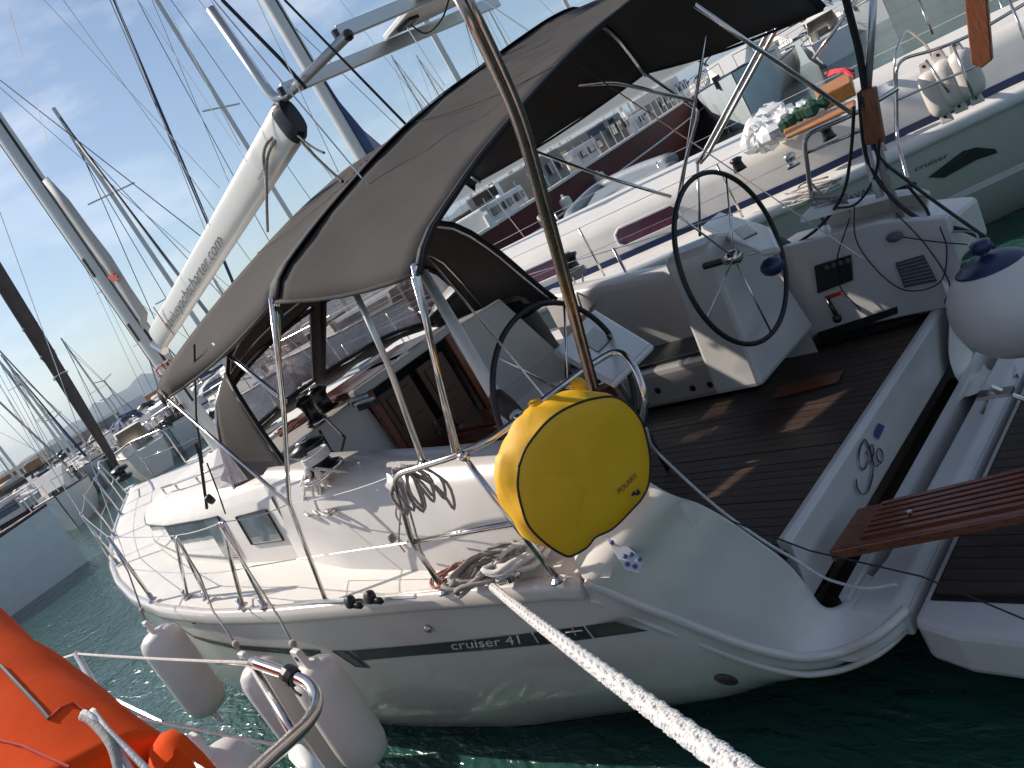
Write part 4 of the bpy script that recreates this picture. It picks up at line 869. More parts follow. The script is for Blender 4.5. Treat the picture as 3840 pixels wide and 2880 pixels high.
coil('sheet_coil', atz(645, 925, 1.92), .13, .09, 8, .008, roper, 'red and white sheet coiled inside the sprayhood by the winches', jit=.04)
loops('stowed_line', atz(1040, 660, 1.72), (-.9, -.1, -.2), 8, .009, ropeg, 'beige line stowed in a long hank on the starboard coaming', .06, .5)
MBw = MB(); wq = atz(1245, 600, 1.7)
for i in range(4): MBw.tube([wq + V((.1 * math.cos(a), .1 * math.sin(a), .02 + .016 * i)) for a in [2 * PI * k / 16 for k in range(17)]], .009, 6)
MBw.tube(curve([wq + V((-.1, 0, .03)), atz(1262, 640, 1.5), aty(1275, 668, -4.62), aty(1300, 690, -4.62)], 5), .008, 6).tube(curve([wq + V((-.05, .08, .03)), aty(1250, 645, -4.6), aty(1265, 680, -4.6), aty(1285, 655, -4.6)], 5), .008, 6)
tag(MBw.build('winch_rope', ropeg, None, smooth=True), 'flecked sheet wrapped on the starboard winch with its tail down the coaming', 'rope')
tr = [aty(1393, 925, -1.95), atz(1412, 968, 1.2), atz(1480, 1035, 1.05), atz(1560, 1105, .95), atz(1655, 1172, .83), atz(1720, 1210, .75), atz(1765, 1240, .64), atz(1810, 1258, .52), atz(1870, 1270, .5), atz(1935, 1262, .49)]
tl = MB(); cpts = curve(tr, 16); 
for k in range(3): tl.tube([p + V((.004 * math.cos(i * 1.1 + k * 2.09), .004 * math.sin(i * 1.1 + k * 2.09), .004 * math.sin(i * 1.1 + k * 2.09 + 1))) for i, p in enumerate(cpts)], .0055, 5)
tag(tl.build('twisted_line', rope, None, smooth=True), 'thin black and white twisted line slack from the pushpit across the transom', 'rope')
tag(MB().tube([atz(1560, 1118, 1.15), atz(1750, 1190, .98), atz(1990, 1245, .8), atz(2230, 1345, .7)], .0035, 5).build('dark_line', cbind, None), 'thin dark cord stretched across the transom to the lower right', 'rope')
# gangway
gz = [atz(1852, 1098, .66), atz(2260, 1000, .66), atz(2260, 1108, .66), atz(1788, 1192, .66)]
gd = (gz[1] - gz[0]).normalized(); gang = thing('gangway', 'varnished mahogany gangway plank lying across the stern platform', 'gangway', gz[0])
MB().prism([gz[0], gz[1] + gd * .8, gz[2] + gd * .8, gz[3]], (0, 0, -.05)).build('gangway_board', mahog, gang, bevel=.008)
for k in range(7):
    f = (k + .6) / 8; a_ = gz[0].lerp(gz[3], f) + gd * .12; b_ = gz[1].lerp(gz[2], f) + gd * .7; MB().bar(a_ + V((0, 0, .004)), b_ + V((0, 0, .004)), .022, .014).build('grip_strip', mahog, gang)
MB().lathe([(.012, 0), (.012, .02)], atz(1968, 1112, .67), (0, 0, 1), 8).build('bolt', steel, gang)
# outboard pad, cables and bundles at the starboard quarter
pad = MB().prism([aty(*p, -4.72) for p in ((1855, 196), (1888, 190), (1908, 308), (1868, 316))], (0, -.05, 0)).build('outboard_pad', padm, None, bevel=.006); tag(pad, 'brown wooden outboard pad on the starboard stern rail among cables', 'outboard pad')
cb_ = MB()
for pts_, r_ in ((((1856, 200), (1870, 330), (1905, 400), (1980, 470), (2090, 500), (2150, 535)), .013), (((1862, 210), (1895, 330), (1960, 390), (2040, 450), (2140, 520)), .01), (((1845, 230), (1838, 330), (1820, 420), (1770, 490), (1700, 540)), .010), (((1900, 300), (1890, 380), (1850, 440), (1800, 450)), .008), (((1960, 400), (2000, 450), (2010, 480)), .009)):
    cb_.tube(curve([aty(*p, -4.72 - .05 * math.sin(k)) for k, p in enumerate(pts_)], 8), r_, 6)
tag(cb_.build('shore_cables', rubber, None, smooth=True), 'bundle of black shore power cables draped over the starboard quarter', 'cable')
cb_ = MB()
for pts_ in (((1845, 440), (1850, 520), (1900, 590), (1960, 628), (2030, 610), (2045, 540), (2030, 490)), ((1935, 460), (2000, 530), (2050, 610), (2040, 655)), ((1836, 470), (1808, 560), (1815, 620), (1860, 670)), ((1950, 512), (2020, 522), (2090, 528))):
    cb_.tube(curve([aty(*p, -4.60) for p in pts_], 8), .0042, 5)
tag(cb_.build('thin_cable', rubber, None, smooth=True), 'thin black cable hanging in loops over the engine panel side', 'cable')
bb_ = MB().ball(aty(1932, 512, -4.6), .034, 6, (1.5, .8, .9)).build('shower_head', greymark, None, smooth=True); tag(bb_, 'grey deck shower head dangling above the starboard grille', 'shower head')
for k, (pts_, lbl) in enumerate(((((1870, 316), (1885, 380), (1902, 425)), 'left of two beige rolled poles below the outboard pad'), (((1895, 310), (1915, 390), (1945, 470)), 'right of two beige rolled poles below the outboard pad'))):
    o = MB().tube([aty(*p, -4.78) for p in pts_], .024, 10).build('rolled_pole', ropeg if k else rope, None, smooth=True); tag(o, lbl, 'pole', 'rolled poles at the starboard quarter')
o = MB(); 
for k in range(9): o.tube(curve([aty(1752 + 8 * math.sin(k * 2.1), 395 + k * 8, -4.8), aty(1790 + k * 5, 430 + 6 * math.sin(k), -4.85), aty(1830 + 6 * math.sin(k * 1.7), 420 + k * 5, -4.8)], 5), .007, 5)
tag(o.build('dock_line', ropeg, None, smooth=True), 'tangle of grey dock line on the starboard stern cleat', 'rope')
o = MB().lathe([(.02, 0), (.026, .02), (.026, .06), (.02, .065)], atz(462, 1085, 1.86), (0, .3, 1), 12); tag(o.build('deck_light', rubber, None, smooth=True), 'small black-topped deck spotlight standing on the coachroof', 'light')
# ================================================================ FOREGROUND BOAT (lower left corner)
fb = thing('foreground_boat', 'near boat with orange cover and steel rail at the lower left corner', 'boat', (2.2, -.2, 1.2))
def rp(px_, py_, d): return CAM + ray(px_, py_) * d
ea, eb = rp(-260, 1150, 3.6), rp(395, 1700, 1.75)
dn = (RM @ V((-.62, -.78, 0))).normalized(); 
rad = .33
def covring(t, rad_):
    c_ = ea.lerp(eb, t) + dn * rad_; ax_ = (eb - ea).normalized(); u = (-dn); u = (u - ax_ * u.dot(ax_)).normalized(); v = ax_.cross(u)
    return [c_ + (u * math.cos(a) * 1.0 + v * math.sin(a) * .75) * rad_ * (1 + .025 * math.sin(3 * a + t * 9) + .018 * math.sin(7 * a + t * 21)) for a in [2 * PI * k / 40 for k in range(40)]]
cov = MB().loft([covring(t / 40, lerp(.42, .34, t / 40) * (1 + .02 * math.sin(t * 1.1))) for t in range(41)], True, True).build('boom_cover', orange, fb, smooth=True)
l2 = [rp(x, y, d) for x, y, d in ((318, 1690, 1.72), (322, 1620, 1.72), (345, 1585, 1.70), (372, 1573, 1.70), (402, 1588, 1.68), (440, 1625, 1.66), (495, 1690, 1.62))]
cc = sum(l2, V((0, 0, 0))) / len(l2); vd = ray(400, 1640)
MB().loft([[cc + (p - cc) * f + vd * d for p in l2] for f, d in ((.15, -.03), (.55, -.025), (.85, -.01), (1, .02), (1.02, .07), (.9, .14), (.4, .17))]).build('cover_end', orange, fb, smooth=True)
from mathutils.bvhtree import BVHTree
cbv = BVHTree.FromPolygons([v.co + fb.location for v in cov.data.vertices], [tuple(p.vertices) for p in cov.data.polygons])
def onc(px_, py_):
    h_ = cbv.ray_cast(CAM, ray(px_, py_)); return (h_[0] - ray(px_, py_) * .003) if h_[0] else rp(px_, py_, 2.1)
for ln in (((2, 1438), (30, 1468), (60, 1500), (90, 1532), (106, 1552)), ((0, 1600), (50, 1612), (110, 1640), (150, 1657)), ((106, 1552), (130, 1530), (160, 1518), (182, 1532))):
    MB().tube([onc(*p) for p in ln], .004 if ln[0][0] == 2 else .0028, 6).build('cover_seam', greymark if ln[0][0] == 2 else redm, fb)
MB().tube(curve([rp(178, 1548, 1.84), rp(200, 1560, 1.80), rp(240, 1610, 1.72), rp(262, 1690, 1.66)], 6), [.008] * 18 + [.008], 8).build('cover_strap', ropeg, fb, smooth=True)
MB().tube(curve([rp(200, 1535, 1.84), rp(230, 1575, 1.76), rp(275, 1620, 1.7), rp(325, 1670, 1.65)], 6), .006, 6).tube(curve([rp(178, 1548, 1.84), rp(185, 1540, 1.83), rp(215, 1570, 1.78), rp(300, 1690, 1.66)], 6), .0065, 6).build('cover_strap', rope, fb, smooth=True)
rl = [atz(700, 1700, 1.45), rp(565, 1655, 1.75), rp(625, 1600, 1.95), rp(668, 1555, 2.1), rp(684, 1515, 2.2), rp(668, 1480, 2.28), rp(630, 1460, 2.35), rp(545, 1430, 2.5)]
rl[0] = rp(480, 1740, 1.5)
MB().tube(curve(rl, 6), .0165, 14).build('stern_rail', steel, fb, smooth=True)
MB().tube([rp(552, 1450, 2.5), rp(628, 1575, 2.35), rp(735, 1720, 2.2)], .014, 12).build('rail_post', steel, fb, smooth=True)
MB().tube([rp(165, 1412, 3.9), rp(225, 1520, 3.6), rp(325, 1680, 3.2)], .014, 10).build('rail_post', steel, fb, smooth=True)
MB().tube([rp(350, 1560, 3.2), rp(225, 1500, 3.6)], .008, 8).build('rail_brace', steel, fb)
for a_, b_ in (((165, 1412, 3.9), (545, 1432, 2.5)), ((60, 1440, 5.5), (165, 1412, 3.9)), ((205, 1530, 3.7), (615, 1612, 2.2))): MB().tube(sag(rp(*a_), rp(*b_), .004, 6), .0045, 6).build('lifeline', rope, fb)
MB().tube([rp(470, 1431, 2.75), rp(548, 1432, 2.5)], .008, 8).ball(rp(545, 1431, 2.5), .014, 5).build('turnbuckle', steel, fb, smooth=True)
MB().lathe([(.024, -.02), (.026, 0), (.024, .02)], rp(628, 1459, 2.35), (rp(640, 1470, 2.33) - rp(620, 1455, 2.36)), 10).tube(curve([rp(628, 1465, 2.3), rp(634, 1490, 2.28), rp(650, 1502, 2.25)], 5), .004, 5).build('quick_release', blackp, fb)
MB().tube([rp(640, 1625, 2.1), rp(700, 1690, 2.0)], .02, 10).build('rail_fitting', white, fb, smooth=True)
fdk = MB().prism([(-1.2, -.12, 1.12), (2.0, -.30, 1.15), (4.5, -.2, 1.22), (6.5, .3, 1.3), (6.5, 2.6, 1.3), (-1.2, 2.6, 1.15)], (0, 0, -.9)).build('hull', white, fb, bevel=.06)
fender(rp(425, 1585, 3.2), rp(425, 1585, 3.2) + V((0, 0, -.7)), .12, 'pale fender low in the water beneath the orange cover of the near boat')
# ================================================================ THE NEIGHBOUR YACHT (beyond, starboard side)
FN = Frame((2.83, -9.9, 0), 20)
sh_x = -1.4
HN = Hull(FN, [(x - 3.3 + 0, y) for x, y in HB], [(x - 3.3, z - .05) for x, z in ZS], [(x - 3.3, z) for x, z in ZB], -1.5, 10.45, 5.7)
HN.hb = [(-1.6, 1.2), (-.8, 1.32)] + [(x - 3.3 + .5, y) for x, y in HB[2:]]; HN.zs = [(-1.6, 1.0), (0, 1.08), (2, 1.14), (4, 1.24), (7, 1.36), (10.95, 1.5)]; HN.zb = [(-1.6, .15), (-.8, 0), (0, -.2), (2, -.4), (8, -.5), (10.95, 0)]; HN.x1 = 10.95; HN.bx = 6.2
ny = thing('neighbour_yacht', 'white yacht with navy deck stripe and purple-curtained windows moored beyond, starboard side', 'yacht', FN(4, 0, 0))
hullg = mat('neighbour_hull', (.42, .44, .40), .14, var=.04, vs=1, coat=.5)
nxs = [10.94 - 12.5 * k / 50 for k in range(51)]
mbn = MB().loft(loft_hull(HN, nxs)); nr_ = 29; mbn.f.append(tuple(len(mbn.v) - nr_ + k for k in range(nr_))); mbn.build('hull', hullg, ny, auto=True)
rr = []
for x in [-1.5 + 12.4 * k / 60 for k in range(61)]:
    y = interp(HN.hb, x); z = interp(HN.zs, x); rr.append([FN(x, y + a, z + c) for a, c in ((-.05, .05), (.0, .06), (.035, .03), (.04, -.03), (.02, -.07), (-.05, -.07))])
MB().loft(rr, True, True).build('gunwale_rail', white, ny, smooth=True)
rr = []
for x in [-1.5 + 12.3 * k / 40 for k in range(41)]:
    y = interp(HN.hb, x) - .03; rr.append([FN(x, t * y, interp(HN.zs, x) + .04 + .05 * (1 - t * t)) for t in [-1 + k / 5 for k in range(11)]])
MB().loft(rr).build('deck', deckm, ny, smooth=True)
ncw = [(-1.6, 1.0), (0, 1.18), (2, 1.4), (4, 1.5), (5.5, 1.42), (7, 1.0), (7.8, .2)]
def nprof(x):
    wd = interp(ncw, x); zd = interp(HN.zs, x) + .04; hh = clamp((7.9 - x) / 1.2, .05, 1); zt = zd + .52 * hh ** .6
    return wd, zd, zt
rr = []
for k in range(34):
    x = -1.5 + 9.3 * k / 33; wd, zd, zt = nprof(x); pr = [(wd, zd - .02), (wd - .03, lerp(zd, zt, .2)), (wd - .10, lerp(zd, zt, .72)), (wd - .18, lerp(zd, zt, .92)), (wd * .72, zt), (wd * .4, zt + .05), (0, zt + .07)]
    if x < 1.8: pr[5] = (wd * .6, zt - .3 * clamp(1.8 - x, 0, .6)); pr[6] = (0, zt - .75 * clamp((1.8 - x) * 1.4, 0, 1))
    rr.append([FN(x, y, z) for y, z in pr] + [FN(x, -y, z) for y, z in pr[:-1][::-1]])
MB().loft(rr).build('coachroof', deckm, ny, smooth=True)
# navy band along the coaming foot, purple window, hull stripe + lettering, boot line
rr = []
for k in range(41):
    x = lerp(-1.45, 7.0, k / 40); wd, zd, zt = nprof(x); rr.append([FN(x, wd + .006, zd + .005), FN(x, wd - .02, lerp(zd, zt, .17))])
MB().loft(rr).build('navy_band', navy, ny)
def nwin(x0, x1, nm='window', m_=purple):
    rr = []
    for k in range(13):
        x = lerp(x0, x1, k / 12); wd, zd, zt = nprof(x); e_ = .05 * (math.cos(PI * k / 6)) if k in (0, 12) else 0
        rr.append([FN(x, wd - .03 - .07 * (f - .2) / .52 + .008, lerp(zd, zt, f)) for f in (.30 + (.1 if k in (0, 12) else 0), .5, .70 - (.1 if k in (0, 12) else 0))])
    o = MB().loft(rr).build(nm, m_, ny); ol = [r_[0] for r_ in rr] + [r_[2] for r_ in rr[::-1]] + [rr[0][0]]; MB().tube(ol, .014, 6).build('window_frame', white, o, smooth=True)
nwin(3.28, 4.05); nwin(4.8, 5.6); nwin(5.8, 6.5)
def nh(px_, py_, o=.006): return HN.hit(px_, py_, o)
MB().prism([nh(*p) for p in ((2005, 383), (2040, 384), (2110, 345), (2155, 330), (2150, 322), (2110, 318), (2080, 326))], (0, .003, 0)).build('hull_arrow', charcoal, ny)
MB().prism([nh(*p) for p in ((1905, 420), (1975, 392), (1982, 398), (1915, 432))], (0, .003, 0)).build('hull_arrow', charcoal, ny)
text_part('hull_lettering', 'cruiser', inkm, ny, lambda x, y: nh(lerp(1976, 2056, x / 3.1) - y * 2, lerp(371, 336, x / 3.1) - y * 15), 1.0)
text_part('hull_lettering', 'BAVARIA', inkm, ny, lambda x, y: nh(lerp(1822, 1912, x / 4.35) - y * 3, lerp(442, 401, x / 4.35) - y * 17), 1.0)
rr = []
for k in range(41):
    x = lerp(-1.5, 10.5, k / 40); rr.append([FN(x, HN.y(x, z) + .006, z) for z in (.42, .49)])
MB().loft(rr).build('boot_line', white, ny)
# mast, boom, stay of the neighbour
nm_ = FN(7.2, 0, 1.7); nmx = aty(690, 170, -7.4)
mpos = V((aty(680, 165, -7.4).x, -7.4, 1.65))
MB().loft([oval((mpos.x, mpos.y, z), .13, .1) for z in (1.6, 6, 12, 17)], True, True).build('mast', mastm, ny, auto=True)
MB().tube([(mpos.x - .13, mpos.y, 2.5), (mpos.x - .13, mpos.y, 15)], .014, 6).tube([(mpos.x + .17, mpos.y, 2.5), (mpos.x + .16, mpos.y, 15)], .005, 5).build('mast_track', rubber, ny)
rr = [[V((mpos.x - .13, mpos.y, z)), V((mpos.x - .13 - w_, mpos.y, z - .05))] for z, w_ in ((5.4, .01), (4.9, .06), (4.4, .2), (4.0, .42), (3.7, .7))]
MB().loft(rr).build('mainsail_clew', teal_cv, ny, solid=.01)
MB().bar((mpos.x - .1, mpos.y, 2.95), FN(2.6, .1, 2.9), .12, .2).build('boom', boomm, ny, bevel=.03)
for z in (6.8, 11.5): MB().bar((mpos.x, mpos.y - 1.0, z), (mpos.x, mpos.y + 1.0, z), .08, .03).build('spreader', mastm, ny)
for sg in (1, -1): MB().tube([FN(6.5, sg * 1.7, 1.3), (mpos.x, mpos.y + sg * 1.0, 6.8), (mpos.x, mpos.y, 12)], .005, 5).build('shroud', steel, ny)
# neighbour's rails
def nst(x, side=1, h=.6): b_ = FN(x, side * (interp(HN.hb, x) - .08), interp(HN.zs, x) + .05); MB().tube([b_, b_ + V((0, 0, h))], .0125, 8).build('stanchion', steel, ny, smooth=True); return b_ + V((0, 0, h))
tl_ = [nst(x) for x in (1.2, 2.6, 4.2, 5.9, 7.6, 9.3)]; tr_ = [nst(x, -1) for x in (-.3, 1.2, 2.6, 4.2, 5.9, 7.6, 9.3)]
for a_, b_ in zip(tl_, tl_[1:]): MB().tube([a_, b_], .0035, 5).tube([a_ - V((0, 0, .3)), b_ - V((0, 0, .3))], .003, 5).build('lifeline', steel, ny)
for a_, b_ in zip(tr_, tr_[1:]): MB().tube([a_, b_], .0035, 5).tube([a_ - V((0, 0, .3)), b_ - V((0, 0, .3))], .003, 5).build('lifeline', rope, ny)
nq = lambda px_, py_, d: CAM + ray(px_, py_) * d
npz = 1.75
pp = MB().tube(fillet([atz(1960, 385, 1.2), aty(1938, 300, -7.2), aty(1935, 130, -7.25), aty(2030, 105, -7.5), aty(2110, 70, -7.7), aty(2260, -20, -8)], .12, 5), .014, 10)
pp.tube([aty(1940, 215, -7.22), aty(2020, 180, -7.5), aty(2140, 130, -7.8)], .011, 8).tube(fillet([aty(1935, 300, -7.2), aty(1932, 120, -7.3), aty(1955, 60, -7.6), aty(2000, 95, -7.9), aty(2050, 190, -8.1)], .1), .011, 8)
for a_, b_ in (((2000, 130), (2050, 200)), ((2060, 100), (2105, 215)), ((2180, 0), (2235, 135)), ((1985, 0), (2015, 75))): pp.tube([aty(*a_, -7.6), aty(*b_, -7.5)], .011, 8)
pp.build('pushpit', steel, ny, smooth=True)
# winches, lines on the neighbour's side deck
for q in ((1600, 368, 1.72), (1793, 300, 1.6), (1715, 360, 1.55)):
    MB().lathe([(.065, 0), (.055, .03), (.045, .08), (.065, .11), (.03, .13)], atz(*q), (0, 0, 1), 14).build('winch', blackp if q[0] != 1715 else steel, ny, smooth=True)
MB().lathe([(.035, 0), (.04, .05), (.04, .1), (.03, .12)], atz(1578, 470, 1.3), (0, .6, .4), 12).build('stern_light', rubber, ny, smooth=True)
bim2 = MB()
for pts_ in (((1505, 352), (1520, 330), (1680, 30), (1700, -20)), ((1513, 352), (1530, 332), (1695, 30), (1716, -20))): bim2.tube([aty(*p, -6.3) for p in pts_], .017, 10)
bim2.tube([aty(1507, 352, -6.3), aty(1512, 510, -6.2)], .014, 8).tube([aty(1757, 127, -6.9), aty(1800, 70, -7), aty(1862, -20, -7.1)], .016, 10)
bim2.build('bimini_pole', steel, ny, smooth=True)
o = MB(); random.seed(3)
for k in range(10): o.tube(curve([atz(1700 + random.uniform(-20, 30), 448 - k * 4 + random.uniform(-6, 6), 1.25), atz(1750 + random.uniform(-20, 20), 432 - k * 4, 1.27), atz(1800 + random.uniform(-20, 20), 400 - k * 2, 1.25)], 4), .009, 5)
tag(o.build('deck_line', ropeg, None, smooth=True), 'heap of brown and cream line on the side deck of the neighbour yacht', 'rope')
def slab(name, pxs, z, h, m_, lbl, cat, bev=.01):
    o = MB().prism([atz(*p, z) for p in pxs], (0, 0, h)).build(name, m_, None, bevel=bev); tag(o, lbl, cat); return o
slab('wooden_board', ((1695, 288), (1850, 222), (1850, 234), (1700, 302)), 1.95, .03, boxo, 'long reddish wooden board laid along the neighbour yacht, left of the brown pad', 'board')
slab('wooden_box', ((1770, 222), (1845, 180), (1850, 205), (1780, 240)), 1.9, .12, boxo, 'tan wooden box behind the long board on the neighbour yacht', 'box')
o = MB(); random.seed(11)
for k in range(34):
    f = random.random(); b0 = len(o.v); c_ = atz(lerp(1640, 1755, f) + random.uniform(-8, 8), lerp(318, 258, f) + random.uniform(-16, 14), 1.72) + V((0, 0, random.uniform(0, .22))); o.ball(c_, random.uniform(.06, .13), 5, (1.4, 1, .8))
    for q_ in range(b0, len(o.v)): o.v[q_] = o.v[q_] + V((random.uniform(-.025, .025), random.uniform(-.025, .025), random.uniform(-.025, .025)))
tag(o.build('plastic_sheets', white, None), 'crumpled white plastic bags heaped on the neighbour yacht', 'bag')
o = MB(); random.seed(5)
for k in range(12): o.ball(atz(1722 + k * 4, 272 - k * 3, 1.95) + V((random.uniform(-.1, .1), random.uniform(-.1, .1), .05)), .06, 3)
tag(o.build('green_net', mat('green_net', (.03, .09, .05), .8), None), 'dark green netting beside the white bags', 'net')
o = MB(); random.seed(9)
for k in range(6): o.tube(curve([atz(1790 + random.uniform(-8, 8), 160 + random.uniform(-6, 6), 2.0), atz(1815 + random.uniform(-5, 5), 150 + random.uniform(-8, 8), 2.05), atz(1845, 160 + random.uniform(-8, 8), 2.0)], 4), .012, 5)
tag(o.build('red_rope', mat('red_rope', (.55, .04, .05), .8), None, smooth=True), 'bright red rope lying on the neighbour yacht behind the tan box', 'rope')
pd = MB().prism([aty(*p, -7.35) for p in ((2080, -20), (2130, -25), (2143, 130), (2120, 148), (2098, 140))], (0, -.06, 0)).build('outboard_pad', padm, None, bevel=.01); tag(pd, 'reddish brown outboard pad on the neighbour yacht rail, at the upper right', 'outboard pad')
for k, (a_, b_, lbl) in enumerate((((1995, 135), (2035, 225), 'leftmost of the pale fenders stacked behind the neighbour rail'), ((2025, 110), (2070, 215), 'middle of the pale fenders stacked behind the neighbour rail'), ((2060, 90), (2105, 195), 'right one of the pale fenders stacked behind the neighbour rail'))):
    fender(aty(*a_, -7.9), aty(*a_, -7.9) + V((0, 0, -.55)), .11, lbl, grp='pale fenders on the neighbour rail')
dn_ = MB(); ctr = [atz(x, y, 1.55) for x, y in ((1230, 490), (1260, 440), (1320, 400), (1400, 365), (1440, 350))]
dg = thing('grey_dinghy', 'grey inflatable dinghy upside down on the foredeck of the neighbour yacht', 'dinghy', ctr[0])
MB().tube(curve([atz(x, y, 1.7) for x, y in ((1450, 345), (1370, 372), (1290, 410), (1240, 460), (1238, 480), (1260, 478), (1330, 430), (1400, 395), (1460, 365))], 5), .13, 12).build('inflatable_tube', mat('grey_rubber', (.22, .24, .27), .5), dg, smooth=True)
MB().prism([atz(x, y, 1.74) for x, y in ((1440, 355), (1360, 380), (1290, 420), (1260, 470), (1330, 425), (1440, 370))], (0, 0, .05)).build('dinghy_floor', mat('grey_rubber', (.22, .24, .27), .5), dg)
# ================================================================ OTHER BOATS
def boat(o_xy, deg, L, label, cat='yacht', sail=True, hm=None, cover=None, mast_h=None, rnd=0, grp=None, cabin=True, name=None, slim=.16, fb_=1.0):
    random.seed(rnd); F = Frame((o_xy[0], o_xy[1], 0), deg); hm = hm or white; cover = cover or teal_cv
    t_ = thing(name or ('moored_sailboat' if sail else 'motorboat'), label, cat, (o_xy[0], o_xy[1], 0), grp)
    B = L * slim; fbd = (.85 + .05 * L) * fb_
    hbt = [(-L / 2, B * .75), (-L / 4, B * .95), (0, B), (L / 4, B * .8), (L * .4, B * .4), (L / 2, .02)]
    rows = []
    for k in range(13):
        x = -L / 2 + L * k / 12; y = interp(hbt, x); z = fbd * (1 + .18 * (x / L + .5)); rows.append([F(x, -y, z), F(x, -y * .93, z * .4), F(x, -y * .6, -.2), F(x, y * .6, -.2), F(x, y * .93, z * .4), F(x, y, z)])
    mb = MB().loft(rows); mb.f.append(tuple(range(6))); mb.build('hull', hm, t_, auto=True)
    MB().loft([[r_[0] + V((0, 0, -.02)), r_[5] + V((0, 0, -.02))] for r_ in rows]).build('deck', deckm, t_)
    rr_ = [r_[5] for r_ in rows]; rr2 = [r_[0] for r_ in rows]
    MB().tube(rr_, .035, 4).tube(rr2, .035, 4).build('rub_rail', random.choice([navy, teak, charcoal, white]), t_)
    if cabin:
        ch = (.45 if sail else .95); c0, c1 = (-.12 * L, .26 * L) if sail else (-.22 * L, .18 * L)
        MB().loft([[F(x, -w_, fbd), F(x, -w_ * .85, fbd + h_), F(x, w_ * .85, fbd + h_), F(x, w_, fbd)] for x, w_, h_ in ((c0, B * .62, ch), (lerp(c0, c1, .6), B * .6, ch * 1.05), (c1, B * .35, ch * .35))]).build('cabin', deckm, t_)
        for sg in (1, -1): MB().loft([[F(x, sg * (w_ * .97 + .02), fbd + h_ * .35), F(x, sg * (w_ * .88 + .02), fbd + h_ * .8)] for x, w_, h_ in ((c0 + .1, B * .62, ch), (lerp(c0, c1, .6), B * .6, ch * 1.02))]).build('window_strip', glass, t_)
        if not sail or random.random() < .6:
            MB().loft([[F(x, w_ * math.cos(a) * B * .6, fbd + ch + .15 + .35 * math.sin(a)) for a in [PI * k / 6 for k in range(7)]] for x, w_ in ((c0 - .12 * L, 1), (c0 + .04 * L, 1))]).build('awning', cover, t_, solid=.02)
    gm = MB()
    for k in range(5):
        gx = random.uniform(-.46, .42) * L; gy = random.uniform(-.55, .55) * B; gh = random.uniform(.1, .5); gm = MB().box(F(gx, gy, fbd + gh / 2), (random.uniform(.15, .7), random.uniform(.15, .6), gh), Matrix.Rotation(random.uniform(0, 3), 3, 'Z')); gm.build('deck_gear', random.choice([white, canvas, navy, stone, rubber, stone, deckm, sailc]), t_)
    rm = MB()
    for sg in (1, -1):
        pr_ = [F(x_ * L, sg * interp(hbt, x_ * L) * .93, fbd * (1 + .18 * (x_ + .5)) + .55) for x_ in (-.45, -.2, .05, .3, .46)]; rm.tube(pr_, .018, 4)
        for p_ in pr_: rm.tube([p_, p_ - V((0, 0, .55))], .016, 4)
    rm.build('guard_rail', steel, t_)
    if sail:
        mh = mast_h or L * 1.25; mx_ = .1 * L
        MB().tube([F(mx_, 0, fbd), F(mx_ - .1, 0, mh)], [.085, .06], 8).build('mast', mastm, t_)
        MB().tube([F(mx_ - .1, 0, fbd + 1.3), F(-.32 * L, 0, fbd + 1.25)], .14, 8).build('boom_cover', cover, t_, smooth=True)
        sp = MB()
        for hh in ((.45, .75) if L > 9 else (.55,)): sp.bar(F(mx_, -L * .075, mh * hh), F(mx_, L * .075, mh * hh), .07, .03)
        sp.build('spreader', mastm, t_)
        MB().tube([F(L * .49, 0, fbd * 1.15), F(mx_, 0, mh * .97)], .02, 5).tube([F(-L * .48, 0, fbd), F(mx_ - .1, 0, mh)], .012, 4).tube([F(mx_, B, fbd), F(mx_, L * .075, mh * .55), F(mx_, 0, mh * .9)], .012, 4).tube([F(mx_, -B, fbd), F(mx_, -L * .075, mh * .55), F(mx_, 0, mh * .9)], .012, 4).build('rigging', rubber, t_)
        if random.random() < .6: MB().tube([F(L * .485, 0, fbd * 1.15 + .4), F(mx_ + .1, 0, mh * .9)], [.06, .035], 7).build('furled_jib', sailc if random.random() < .5 else cover, t_, smooth=True)
    return t_
GA = 'small boats moored in the far rows on the left'
# masts seen against the sky: (foot x, y, mast height, boat length, heading, colour words)
SKY = [((21.8, -14.0), 20, 11, 20, 'white yacht beyond the neighbour with its tall slim mast beside the boom'),
       ((25.0, -10.0), 10.9, 9.5, 165, 'small sailboat far ahead whose short mast ends beneath the long dark wire'),
       ((44.9, -40.0), 14.3, 9, 170, 'small white sailboat seen past the bimini, mast ending right of the rack'),
       ((53.3, -50.0), 15.8, 9.5, 170, 'distant sailboat with a stubby mast top showing over the bimini'),
       ((42.0, -45.0), 14.5, 11, 170, 'sailboat whose mast rises behind the top edge of the bimini'),
       ((37.6, -45.0), 22, 12, 20, 'white sailboat moored two berths beyond, mast near the stern pole'),
       ((50.5, -10.2), 8.6, 8, 175, 'sailboat on the left with a bare mast ending low above the hills'),
       ((50, -7), 15, 10, 200, 'sailboat whose mast stands at the left edge of the view'),
       ((62, -12), 14, 9, 190, 'sailboat with thin mast left of the furled dark headsail'),
       ((60, -16), 9, 9, 150, 'pale sailboat far off right of the furled dark headsail'),
       ((60, -19.7), 14, 10, 185, 'white sailboat in line with the bow of the moored yacht')]
cols = [white, white, bluehull, white, hullg, redhull, white, bluehull, white, white, hullg]
for i, ((x, y), mh, L, hd, lb) in enumerate(SKY): boat((x, y), hd, L, lb, hm=cols[i % len(cols)], mast_h=mh, rnd=i + 20, cover=[teal_cv, sailc, charcoal][i % 3])
lb_ = boat((23.7, .7), 262, 8.5, 'pale blue-white yacht at the left edge with its bow pointing at the open water', hm=white, mast_h=11, rnd=3, sail=False, cabin=True, fb_=1.15)
boat((31, 4.5), 262, 9, 'white cruiser behind the pale yacht at the left edge', hm=white, rnd=5, sail=False)
